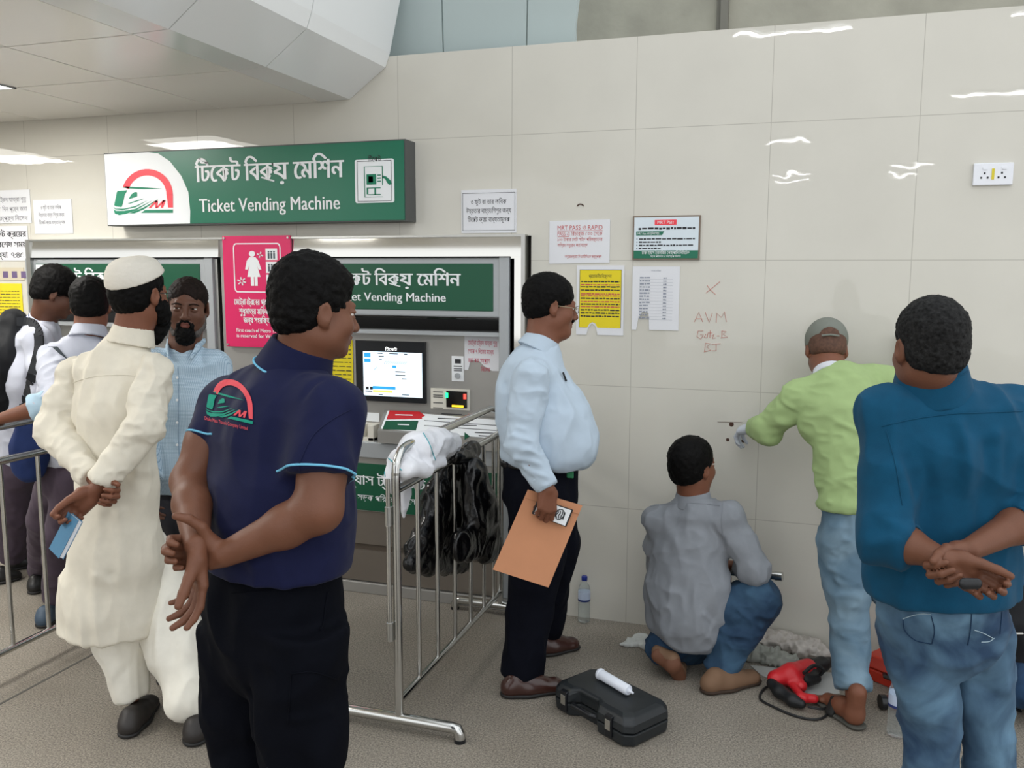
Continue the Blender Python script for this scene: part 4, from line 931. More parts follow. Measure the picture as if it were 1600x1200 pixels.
    fo = [([J(520, 1000, 2), J(430, 1040, 1.95)], .016, .005), ([J(340, 1010, 2.1), J(400, 1060, 2.0)], .016, .006), ([J(510, 1110, 2), J(400, 1140, 1.9)], .014, .006), ([J(400, 1000, 2.0), J(392, 1200, 2.0)], .012, -.01), ([J(530, 1056, 2), J(460, 1050, 1.95)], .008, .006)]
    tr = solid_obj('trousers', S, .0075, navyt, o, 3, wr=dict(amp=.020, scale=(8, 8, 6), seed=5, folds=fo))
    bt = bvh_of(tr); seam('pocket_seam', bt, [(362, 926), (390, 924), (430, 922), (450, 918)], .0013, navyt, tr); seam('pocket_opening', bt, [(512, 925), (508, 950), (505, 975), (500, 985)], .003, navyt, tr); seam('pocket_flap_seam', bt, [(455, 1052), (490, 1050), (528, 1062)], .002, navyt, tr); seam('side_seam', bt, [(455, 1052), (452, 1100), (450, 1130)], .0016, navyt, tr)
    for a_ in (aL, aR): shoe('shoe', V(a_[0], a_[1], 0)-fw*.07, V(a_[0], a_[1], 0)+fw*.20, mat('shoe_black', '191818', rough=.4), o)
    return o
polo_man()
def strip_shoes(ank, fw, m, o, b=.07, t=.19, s=1.):
    for a_ in ank: shoe('shoe', V(a_[0], a_[1], 0)-fw*b, V(a_[0], a_[1], 0)+fw*t, m, o, s)
def arm_solid(sh, el, wr, up=.052, k=.02, ny=None):
    S = Solid(); S.chain([sh, (sh+el)/2, el], [up*1.12, up, up*.84], k); S.chain([el, el*.62+wr*.38, wr], [up*.84, up*.80, up*.50], k); return S
def sleeve(S, sh, el, wr, r=(.075, .068, .062, .045), t=1., k=.03, start=None):
    e = el+(wr-el)*t; S.chain([sh, (sh+el)/2, el, e], [r[0], r[1], r[2], r[3]], k, flat=2)
def collar(nk, up, m, o, r0=.076, r1=.066, h0=.03, h1=.028, ri=.058, h=.0045):
    r0 += .008; h1 += .004; h0 += .01
    up = up/np.linalg.norm(up); C_ = Solid(); C_.cone(nk-up*h0, nk+up*h1, r0, r1, .004, flat=3); C_.cone(nk-up*(h0+.03), nk+up*(h1+.03), ri+.006, ri-.002, .004, sub=True); return solid_obj('collar', C_, h, m, o, 2)
def glasses(c, A, parent, s=1., m=None):
    m = m or mat('spectacle_frame', '15120f', rough=.3); L = lambda x, y, z: c+s*(x*A[0]+y*A[1]+z*A[2]); q = MB()
    for k in (-1, 1):
        P_ = [L(k*.033+.021*math.cos(t), .108-.006*abs(math.cos(t)), .002+.015*math.sin(t)) for t in np.linspace(0, 2*math.pi, 17)]; q.tube(P_, .0013*s, 6)
        q.tube([L(k*.054, .103, .006), L(k*.074, .09, .006), L(k*.08, .0, .006), L(k*.079, -.018, -.008)], .0014*s, 6)
    q.tube([L(-.012, .109, .004), L(.012, .109, .004)], .0012*s, 6); g = q.build('glasses', m, parent, smooth=True)
    for k in (-1, 1): MB().poly([L(k*.033+.020*math.cos(t), .107-.006*abs(math.cos(t)), .002+.0145*math.sin(t)) for t in np.linspace(0, 2*math.pi, 17)[:-1]]).build('lens', mat('lens_glass', 'e8f0f2', rough=.02, alpha=.18), g)
def trousers(o, name, m, hips, legs, wr, h=.009, sq=.85, w=None, legk=.02):
    S = Solid(); S.chain([p for p, r in hips], [r for p, r in hips], .04, w=w, sq=sq)
    for lg in legs: S.chain([p for p, r in lg], [r for p, r in lg], legk, flat=2)
    return solid_obj(name, S, h, m, o, 3, wr=wr)

# the man in the teal shirt, back turned, at the right
def teal_man():
    th = 90; fw = face_dir(th); d0 = 2.1
    hc = J(1451, 546, 2.06); Ah = frame(face_dir(90, -3)); nk = J(1456, 594, 2.09)
    H = Solid(); head_solid(H, hc, Ah, .93, neck=nk); S1 = H.mesh(.0042)
    shL, shR = J(1388, 652, 2.1), J(1577, 655, 2.12); elL, elR = J(1384, 838, 2.05), J(1628, 800, 2.06); wrL, wrR = J(1474, 874, 1.925), J(1516, 858, 1.96)
    AL = arm_solid(shL, elL, wrL, .050); hand_solid(AL, wrL+RGT*.01-UPV*.004, RGT*.82-UPV*.52, FWD+UPV*.15, side=1, curls=((40, 50, 35), (48, 55, 35), (52, 55, 40), (55, 55, 40)), thumb=(.35, .85, -.45), tcurl=8, spread=2, s=.95); a1 = AL.mesh(.0038)
    AR = arm_solid(shR, elR, wrR, .050); hand_solid(AR, wrR-RGT*.005-UPV*.012, -RGT*.88-UPV*.45, FWD-UPV*.1, side=-1, curls=((50, 60, 40), (55, 60, 40), (60, 60, 40), (62, 60, 45)), thumb=(.45, .65, -.6), tcurl=30, spread=2); a2 = AR.mesh(.0038)
    hip, chest = J(1474, 975, 2.2), J(1482, 720, 2.13); hl, hr = J(1436, 985, 2.2), J(1527, 985, 2.22)
    kL, kR = J(1457, 1165, 2.24), J(1545, 1170, 2.26); aL, aR = V(kL[0]+.0, kL[1]+.02, .09), V(kR[0]+.03, kR[1]+.03, .09)
    o = person('person with greying hair in a teal shirt and blue jeans, hands held behind', [S1, a1, a2, inner_body(hip, chest, nk, (shL, shR), (kL, kR), (aL, aR))], SK1, loc=V(hip[0], hip[1], 0)); eyes(hc, Ah, o, .93)
    S = Solid(); hair_cap(S, hc, Ah, .93, .006, top=.004); solid_obj('hair', S, .0042, M_HAIRG, o, 1, fuzz=.005, fs=120)
    teal = cloth('teal_cotton', '0b4562', var=.08)
    S = Solid(); w = fw; S.chain([J(1482, 640, 2.11), J(1481, 710, 2.12), J(1476, 830, 2.15), J(1471, 900, 2.17), J(1470, 970, 2.19)], [.150, .172, .160, .164, .172], .05, w=w, sq=[.62, .68, .76, .82, .84])
    S.chain([shL, J(1478, 636, 2.1), shR], [.062, .070, .062], .03); S.cone(J(1466, 632, 2.1), nk-V(0, 0, .03), .085, .052, .03)
    S.cut(J(1470, 955, 2.06), V(0, 0, -1.))
    S.ell(J(1470, 915, 2.15), (.15, .118, .045), np.array([RGT, fw, V(0, 0, 1)]), .03)
    S.cut(J(1470, 955, 2.06), V(0, 0, -1.))
    sleeve(S, shL, elL, wrL, (.070, .066, .062, .047), .42, .03); sleeve(S, shR, elR, wrR, (.070, .066, .062, .047), .36, .03)
    fo = [([J(1360, 740, 2), J(1400, 790, 1.98)], .016, .007), ([J(1350, 790, 2), J(1410, 830, 1.98)], .014, .008), ([J(1365, 850, 2), J(1430, 835, 1.95)], .012, .006), ([J(1470, 700, 2), J(1450, 900, 2)], .02, .008), ([J(1510, 690, 2), J(1520, 850, 2)], .02, .007), ([J(1410, 660, 2), J(1425, 760, 1.98), J(1450, 840, 1.98)], .016, -.010),
          ([J(1560, 680, 2), J(1560, 760, 1.98)], .015, .007), ([J(1480, 870, 2), J(1390, 920, 2)], .014, .006), ([J(1580, 700, 2), J(1570, 820, 2)], .012, -.010), ([J(1422, 720, 2), J(1448, 790, 2), J(1440, 855, 2)], .020, -.018), ([J(1546, 700, 2), J(1536, 850, 2)], .022, -.014), ([J(1500, 665, 2), J(1510, 770, 2)], .014, .010), ([J(1405, 700, 1.98), J(1432, 770, 1.96)], .010, .009)]
    sh = solid_obj('shirt', S, .0058, teal, o, 3, wr=dict(amp=.024, scale=(8, 8, 5), seed=8, folds=fo)); bv = bvh_of(sh)
    co = collar(nk, (hc-nk)*V(.5, .5, 1), teal, sh, .088, .076, .038, .036, .062); seam('collar_band', bvh_of(co), [(1428, 592), (1460, 590), (1500, 586), (1512, 580)], .0015, teal, co)
    seam('yoke_seam', bv, [(1378, 666), (1420, 656), (1460, 650), (1500, 646), (1560, 644), (1598, 642)], .0014, teal, sh); seam('armhole_seam', bv, [(1385, 672), (1393, 700), (1402, 740), (1410, 790)], .0013, teal, sh)
    for el_, wr_, t in ((elL, wrL, .42), (elR, wrR, .36)):
        e = el_+(wr_-el_)*t; d = (wr_-el_)/np.linalg.norm(wr_-el_); C_ = Solid(); C_.cone(e-d*.05, e+d*.004, .056, .051, .003, flat=3); C_.cone(e-d*.02, e+d*.03, .044, .044, .003, sub=True); solid_obj('rolled_cuff', C_, .0045, teal, sh, 2)
    jean = denim('blue_denim', '223c58', '64869e')
    fo = [([J(1400, 1010, 2.1), J(1480, 1040, 2.1)], .016, .006), ([J(1500, 1040, 2.1), J(1560, 1020, 2.1)], .016, .006), ([J(1510, 1100, 2.1), J(1565, 1085, 2.1)], .013, .008), ([J(1410, 1090, 2.1), J(1480, 1110, 2.1)], .014, .006), ([J(1512, 1130, 2.1), J(1570, 1150, 2.1)], .012, .007), ([J(1492, 985, 2), J(1497, 1090, 2.1)], .014, -.012)]
    tr = trousers(o, 'jeans', jean, [(J(1472, 925, 2.18), .150), (J(1472, 975, 2.20), .150)], [[(hl, .092), ((hl+kL)/2, .074), (kL, .062), ((kL+aL)/2, .068), (aL-V(0, 0, .02), .070)], [(hr, .084), ((hr+kR)/2, .062), (kR, .053), ((kR+aR)/2, .066), (aR-V(0, 0, .02), .070)]], dict(amp=.020, scale=(9, 9, 8), seed=3, folds=fo), .007, .8, w, .004)
    bt = bvh_of(tr); M_ST = cloth('pale_stitching', '9fb4c0'); M_DS = cloth('dark_stitching', '1c3450')
    for pts in ([(1411, 967), (1425, 962), (1440, 959), (1455, 960)], [(1518, 957), (1540, 953), (1565, 942)], [(1522, 984), (1538, 990), (1551, 997)], [(1533, 1003), (1545, 1002), (1553, 997)]): seam('pocket_stitching', bt, pts, .0011, M_ST, tr)
    for pts in ([(1411, 968), (1414, 985), (1430, 1000), (1455, 1006)], [(1455, 962), (1460, 985), (1456, 1006)], [(1518, 958), (1516, 985), (1512, 1008)], [(1566, 944), (1562, 990)]): seam('pocket_seam', bt, pts, .0012, M_DS, tr)
    strip_shoes((aL, aR), face_dir(100), mat('shoe_brown_dark', '2c211c', rough=.5), o)
    # the small dark object in the left hand
    q = Solid(); p = J(1516, 912, 1.86); q.cone(p-RGT*.012, p+RGT*.014, .013, .012, .004, w=FWD, sq=.5); solid_obj('key_fob', q, .002, M_BLACK, None, 1); ob = bpy.context.scene.objects[-1] if 0 else COL.objects[-1]
    tag(ob, 'small black key fob held in the teal shirted person\'s hands', 'key fob')
def denim(name, c0, c1, sc=5):
    m = mat(name, c0, rough=.85, bump=.0003, bscale=500); nt = m.node_tree; b = nt.nodes['Principled BSDF']; L = nt.links
    tc = nt.nodes.new('ShaderNodeTexCoord'); n = nt.nodes.new('ShaderNodeTexNoise'); n.inputs['Scale'].default_value = sc; n.inputs['Detail'].default_value = 5; n.inputs['Distortion'].default_value = .8; L.new(tc.outputs['Object'], n.inputs['Vector'])
    r = nt.nodes.new('ShaderNodeValToRGB'); r.color_ramp.elements[0].position = .40; r.color_ramp.elements[0].color = (*lin(c0), 1); r.color_ramp.elements[1].position = .72; r.color_ramp.elements[1].color = (*lin(c1), 1); L.new(n.outputs['Fac'], r.inputs[0]); L.new(r.outputs[0], b.inputs['Base Color']); return crease(m, .03, 8)
teal_man()

# the man in the long white kurta and cap
def kurta_man():
    th = 62; fw = face_dir(th); hc = J(218, 461, 3.2); Ah = frame(face_dir(70, 0)); nk = J(207, 522, 3.2); s = 1.03
    L = lambda x, y, z: hc+s*(x*Ah[0]+y*Ah[1]+z*Ah[2])
    H = Solid(); head_solid(H, hc, Ah, s, neck=nk); S1 = H.mesh(.005)
    shL, shR = J(120, 585, 3.27), J(240, 582, 3.12); elL, elR = J(86, 672, 3.20), J(226, 668, 3.02); wrL, wrR = J(150, 752, 3.02), J(150, 764, 2.965)
    AR = arm_solid(shR, elR, wrR, .046); hand_solid(AR, wrR-RGT*.012-UPV*.012, -RGT*.75-UPV*.66, FWD*.8+UPV*.5, side=-1, curls=((40, 55, 40), (48, 60, 40), (52, 60, 40), (55, 60, 45)), thumb=(.35, .8, -.5), tcurl=14, spread=2, s=1.08); a1 = AR.mesh(.0045)
    AL = arm_solid(shL, elL, wrL, .046); hand_solid(AL, wrL+RGT*.0-UPV*.02-FWD*.02, RGT*.86-UPV*.3, FWD, side=1, curls=((60, 50, 40),)*4, thumb=(.5, .7, -.5), tcurl=20, spread=2); a2 = AL.mesh(.0045)
    hip, chest = J(180, 860, 3.27), J(180, 650, 3.2); hl, hr = J(180, 880, 3.32), J(232, 880, 3.28); aL, aR = G(203, 1128)+V(0, .02, .09), G(312, 1143)+V(0, .04, .09)
    kL, kR = (hl+aL)/2, J(273, 1005, 3.33)
    o = person('bearded person in a long off-white kurta and white knitted cap, seen from behind', [S1, a1, a2, inner_body(hip, chest, nk, (shL, shR), (kL, kR), (aL, aR))], SK3, loc=V(hip[0], hip[1], 0)); eyes(hc, Ah, o, s)
    S = Solid(); hair_cap(S, hc, Ah, s, .007, nape=-.075); S.cut(L(0, -.10, .034), Ah[2]-.36*Ah[1]); solid_obj('hair', S, .005, M_HAIR, o, 1, fuzz=.006, fs=90)
    S = Solid(); S.ell(L(0, .075, -.10), (.055, .042, .055), Ah, .02); S.ell(L(0, .06, -.14), (.045, .035, .045), Ah, .02)
    for q in (-1, 1): S.ell(L(q*.056, .045, -.06), (.026, .04, .048), Ah, .02); S.ell(L(q*.07, .012, -.03), (.013, .016, .04), Ah, .01)
    S.cone(L(-.03, .098, -.05), L(.03, .098, -.05), .008, .008, .01); solid_obj('beard', S, .005, M_HAIR, o, 1, fuzz=.010, fs=70)
    capm = mat('knitted_cap', 'd8d3c8', rough=.9, bump=.0012, bscale=260)
    S = Solid(); S.ell(L(0, -.014, .052), (.094, .118, .105), Ah, .01); S.cut(L(0, -.10, .026), -Ah[2]+.36*Ah[1]); S.cut(L(0, 0, .142), Ah[2]-.15*Ah[1], .03); cp = solid_obj('cap', S, .0045, capm, o, 2, fuzz=.002, fs=110)
    glasses(hc, Ah, o, s)
    white = cloth('off_white_cotton', 'd6d0c1', var=.03)
    S = Solid(); w = fw
    S.chain([J(182, 580, 3.2), J(182, 650, 3.2), J(185, 750, 3.23), J(180, 860, 3.26), J(170, 940, 3.3), J(166, 1020, 3.33)], [.148, .160, .158, .172, .182, .195], .05, w=w, sq=[.62, .68, .74, .82, .84, .86])
    S.chain([shL, J(185, 568, 3.2), shR], [.058, .075, .058], .04); S.cone(J(190, 570, 3.2), nk-V(0, 0, .01), .085, .062, .04)
    S.cut(J(165, 1006, 3.18), V(0, 0, -1.))
    fo = [([J(110+20*k, 900, 3.1), J(98+22*k, 1010, 3.1)], .016, .012*(-1)**k) for k in range(7)]
    fo += [([J(150, 600, 3.1), J(165, 700, 3.05)], .02, .008), ([J(200, 600, 3.1), J(190, 720, 3.05)], .02, -.006), ([J(190, 800, 3.1), J(195, 1000, 3.1)], .018, .012), ([J(230, 810, 3.1), J(215, 960, 3.1)], .014, -.012), ([J(160, 800, 3.1), J(130, 990, 3.1)], .018, .008), ([J(244, 810, 3.08), J(258, 870, 3.05)], .012, -.014)]
    ku = solid_obj('kurta', S, .0075, white, o, 3, wr=dict(amp=.022, scale=(10, 10, 3), seed=11, folds=fo)); bv = bvh_of(ku)
    T = Solid(); sleeve(T, shL, elL, wrL, (.066, .062, .060, .042), .93, .03); fo2 = [([elL+V(0, 0, .02*k)-RGT*.08, elL+V(0, 0, .02*k+.02)+RGT*.08], .010, .006) for k in range(-3, 5)]
    solid_obj('left_sleeve', T, .0055, white, ku, 3, wr=dict(amp=.018, scale=(11, 11, 15), seed=4, folds=fo2))
    T = Solid(); sleeve(T, shR, elR, wrR, (.064, .060, .058, .043), .90, .03); solid_obj('right_sleeve', T, .0055, white, ku, 3, wr=dict(amp=.018, scale=(12, 12, 14), seed=6))
    collar(nk, hc-nk, white, ku, .078, .070, .03, .022, .060); seam('yoke_seam', bv, [(112, 598), (150, 588), (200, 586), (245, 592)], .0012, white, ku)
    S = Solid(); S.chain([J(200, 830, 3.32), J(208, 880, 3.34)], [.10, .12], .04, w=w, sq=.8)
    S.chain([hl, J(186, 1000, 3.33), aL+V(0, 0, .01)], [.095, .085, .060], .02, flat=2); S.chain([J(228, 850, 3.38), J(252, 930, 3.37), J(276, 1005, 3.33), J(297, 1085, 3.29), aR+V(0, 0, .015)], [.07, .10, .110, .088, .062], .03, flat=2)
    solid_obj('salwar_trousers', S, .008, cloth('white_cotton', 'e3dfd3', var=.03), o, 3, wr=dict(amp=.022, scale=(10, 10, 3), seed=15, folds=[([J(250, 930, 3.1), J(300, 1120, 3.2)], .016, .008), ([J(290, 950, 3.1), J(325, 1100, 3.2)], .014, .007)]))
    sm = mat('shoe_charcoal', '2a2624', rough=.5); shoe('shoe', G(196, 1156), G(238, 1100), sm, o); shoe('shoe', G(302, 1166), G(322, 1128), sm, o)
    # pocket book held in the hand
    a, b_ = J(116, 812, 2.90), J(88, 866, 2.88); ax = (b_-a)/np.linalg.norm(b_-a); wd = -RGT*.85+FWD*.75; wd -= ax*(wd@ax); wd /= np.linalg.norm(wd); nn = np.cross(ax, wd); nn = nn if nn@RGT > 0 else -nn
    t = empty('pocket_book', (a+b_)/2); tag(t, 'thin blue pocket book held behind the kurta wearer\'s back', 'book')
    def slab(o0, o1, e=0): return MB().hexa([a-wd*(.05-e)+nn*o0-ax*(.01-e), a+wd*(.055-e)+nn*o0-ax*(.01-e), b_+wd*(.055-e)+nn*o0-ax*e, b_-wd*(.05-e)+nn*o0-ax*e], [a-wd*(.05-e)+nn*o1-ax*(.01-e), a+wd*(.055-e)+nn*o1-ax*(.01-e), b_+wd*(.055-e)+nn*o1-ax*e, b_-wd*(.05-e)+nn*o1-ax*e])
    slab(-.008, -.0065).build('front_cover', mat('book_blue', '3d6f8f', rough=.5), t); slab(.0065, .008).build('back_cover', mat('book_blue', '3d6f8f'), t); slab(-.0065, .0065, .003).build('pages', M_PAPER, t)
kurta_man()

# the officer in profile with spectacles, envelope and telephone
def officer():
    th = 14; fw = face_dir(th); hc = J(860, 479, 3.5); Ah = frame(face_dir(16, -8)); nk = J(846, 535, 3.5)
    H = Solid(); head_solid(H, hc, Ah, 1.0, neck=nk, fat=.004); H.ell(hc+Ah[1]*.05-Ah[2]*.10, (.045, .045, .03), Ah, .03); S1 = H.mesh(.005)
    shR, shL = J(830, 590, 3.34), J(852, 590, 3.66); elR, elL = J(817, 695, 3.30), J(840, 700, 3.76); wrR, wrL = J(856, 764, 3.26), J(840, 775, 3.74)
    AR = arm_solid(shR, elR, wrR, .050); hand_solid(AR, wrR, -UPV*.96-RGT*.05, -FWD*.9+RGT*.3, side=-1, curls=((30, 55, 45), (35, 60, 45), (38, 60, 45), (40, 60, 45)), thumb=(.3, .85, -.5), tcurl=12, spread=2, s=1.02); a1 = AR.mesh(.004)
    AL = arm_solid(shL, elL, wrL, .048); hand_solid(AL, wrL, -UPV, FWD, side=1); a2 = AL.mesh(.006)
    hip, chest = J(842, 760, 3.55), J(838, 620, 3.5); aR_, aL_ = G(812, 1080)+V(.0, .03, .09), G(852, 1018)+V(0, .02, .09); hl, hr = J(850, 770, 3.62), J(838, 775, 3.48); kR, kL = (hr+aR_)/2, (hl+aL_)/2+RGT*.06
    o = person('bespectacled person in a pale blue shirt facing right with a large belly', [S1, a1, a2, inner_body(hip, chest, nk, (shL, shR), (kL, kR), (aL_, aR_))], SK3, loc=V(hip[0], hip[1], 0)); eyes(hc, Ah, o)
    S = Solid(); hair_cap(S, hc, Ah, 1., .009, top=.002); solid_obj('hair', S, .0048, M_HAIRB if 0 else M_HAIR, o, 1, fuzz=.005, fs=90)
    glasses(hc, Ah, o, 1., mat('spectacle_gilt', 'a39a80', rough=.3, metal=1)); S = Solid(); L = lambda x, y, z: hc+(x*Ah[0]+y*Ah[1]+z*Ah[2])
    S.chain([L(-.024, .095, -.05), L(0, .106, -.045), L(.024, .095, -.05)], [.004, .006, .004], .004); solid_obj('moustache', S, .003, M_HAIR, o, 1)
    pale = cloth('pale_blue_cotton', 'b1c0ce', var=.02)
    S = Solid(); sd = np.cross(fw, (0, 0, 1.))
    S.chain([J(838, 585, 3.5), J(838, 615, 3.5), J(850, 655, 3.5), J(858, 690, 3.51), J(846, 722, 3.53)], [.105, .133, .172, .182, .158], .05, w=sd, sq=1.02)
    S.ell(J(803, 622, 3.5), (.06, .10, .12), k=.05); S.ell(J(820, 575, 3.5), (.065, .11, .08), k=.05); S.chain([shR, J(842, 570, 3.5), shL], [.060, .075, .060], .04); S.cone(J(842, 565, 3.5), nk-V(0, 0, .01), .08, .060, .04)
    S.cut(J(845, 722, 3.53), V(0, 0, -1.)-RGT*.03, .03)
    fo = [([J(862, 640, 3.33), J(910, 650, 3.4)], .012, .006), ([J(860, 660, 3.33), J(915, 680, 3.4)], .012, .005), ([J(862, 690, 3.33), J(900, 712, 3.4)], .012, .006), ([J(866, 560, 3.4), J(880, 600, 3.4), J(905, 640, 3.4)], .012, .005), ([J(790, 600, 3.4), J(800, 650, 3.4)], .012, -.006)]
    sh = solid_obj('shirt', S, .0065, pale, o, 3, wr=dict(amp=.015, scale=(9, 9, 6), seed=21, folds=fo)); bv = bvh_of(sh)
    T = Solid(); sleeve(T, shR, elR, wrR, (.068, .064, .060, .040), .96, .03); ns = wrR-elR
    fo = [([J(800+2*k, 650+16*k, 3.25), J(850+2*k, 662+17*k, 3.22)], .010, .008) for k in range(6)]; solid_obj('right_sleeve', T, .005, pale, sh, 3, wr=dict(amp=.017, scale=(11, 11, 13), seed=23, folds=fo))
    T = Solid(); sleeve(T, shL, elL, wrL, (.066, .062, .058, .040), .96, .03); solid_obj('left_sleeve', T, .008, pale, sh, 3, wr=dict(amp=.008, seed=2))
    d = (wrR-elR)/np.linalg.norm(wrR-elR); C_ = Solid(); C_.cone(wrR-d*.055, wrR-d*.002, .043, .039, .003, flat=3); solid_obj('cuff', C_, .0045, pale, sh, 2)
    collar(nk, hc-nk+fw*.04, pale, sh, .080, .068, .032, .018, .060)
    pp = hit(bv, 884, 596, .003); pp = pp if pp is not None else J(880, 596, 3.4); q = MB(); q.tube([pp, pp+V(0, 0, .035)-fw*.014], .004, 8); q.build('pen', M_BLACK, sh, smooth=True)
    navy = cloth('dark_navy_wool', '0d0f18', sheen=0, spec=.1)
    tr = trousers(o, 'trousers', navy, [(J(843, 722, 3.54), .150), (J(844, 770, 3.55), .148)], [[(hr, .12), ((hr*2+aR_)/3+RGT*.02, .110), ((hr+aR_*2)/3+RGT*.012, .086), (aR_+V(0, 0, -.025), .082)], [(hl, .11), ((hl*2+aL_)/3+RGT*.045, .098), ((hl+aL_*2)/3+RGT*.02, .080), (aL_+V(0, 0, .0), .070)]], dict(amp=.018, scale=(9, 9, 4), seed=31, folds=[([J(800, 800, 3.4), J(850, 860, 3.4)], .014, .006)]), .008, .95, sd)
    S = Solid(); S.chain([J(843, 719, 3.54), J(843, 729, 3.54)], [.158, .158], .01, w=sd, sq=1., flat=3); b_ = solid_obj('belt', S, .006, mat('belt_black', '141212', rough=.35), o, 1)
    p = J(891, 740, 3.40); MB().box(p[0]-.014, p[0]+.014, p[1]-.004, p[1]+.004, p[2]-.018, p[2]+.01).build('badge_holder', mat('badge_green', '2c7a50'), b_, bevel=.004)
    sm = mat('shoe_brown_leather', '3b211b', rough=.28, coat=.3); shoe('shoe', G(784, 1088), G(880, 1078), sm, o, 1.02); shoe('shoe', G(832, 1025), G(902, 1012), sm, o, 1.0)
    # envelope and telephone
    t = empty('envelope', J(840, 840, 3.31)); tag(t, 'large tan paper envelope held against the trousers by the spectacled person', 'envelope')
    P_ = [J(825, 765, 3.30), J(910, 790, 3.33), J(857, 918, 3.335), J(770, 890, 3.30)]; nn = np.cross(P_[1]-P_[0], P_[3]-P_[0]); nn = nn/np.linalg.norm(nn)*.004
    MB().prism([P_[3], P_[2], P_[1], P_[0]], nn if nn@FWD > 0 else -nn).build('paper_body', mat('kraft_paper', 'c98d68', rough=.8, var=.04, vscale=10, bump=.0006, bscale=14), t)
    nn = nn/np.linalg.norm(nn); nn = nn if nn@FWD > 0 else -nn; q = MB(); off = -nn*.0012; e = [P_[0]+(P_[3]-P_[0])*.0, P_[1]+(P_[2]-P_[1])*.0]
    q.prism([e[0]+off+(P_[3]-P_[0])*.10, e[1]+off+(P_[2]-P_[1])*.10, e[1]+off+(P_[2]-P_[1])*.108, e[0]+off+(P_[3]-P_[0])*.108], -nn*.0006); q.build('flap_shadow_line', mat('kraft_shadow_line', 'b57d5a', rough=.8), t)  # darker strip paints the shadow line along the envelope flap
    t = empty('telephone', J(865, 800, 3.285)); tag(t, 'mobile phone in a black and white patterned case held over the tan envelope', 'phone')
    c = [J(841, 779, 3.28), J(896, 797, 3.30), J(885, 824, 3.30), J(831, 803, 3.28)]; n2 = np.cross(c[1]-c[0], c[3]-c[0]); n2 /= np.linalg.norm(n2); n2 = n2 if n2@FWD > 0 else -n2
    MB().prism([c[3], c[2], c[1], c[0]], n2*.010).build('case', M_BLACK, t, bevel=.003)
    m_ = sum(c)/4; MB().prism([m_+(x-m_)*.90-n2*.0012 for x in c[::-1]], n2*.002).build('back_face', M_WHITE, t)
    q = MB(); P2 = lambda u, v: c[0]+(c[1]-c[0])*u+(c[3]-c[0])*v-n2*.003
    q.tube(crom([P2(.70+.11*math.cos(a), .5+.32*math.sin(a)) for a in np.linspace(0, 6.283, 13)], 3), .0016, 6)
    for k in range(4): q.tube(crom([P2(.60+.07*k, .28), P2(.64+.06*k, .42), P2(.61+.07*k, .58), P2(.65+.06*k, .74)], 4), .0018, 6)
    q.build('swirl_pattern', M_BLACK, t)
officer()
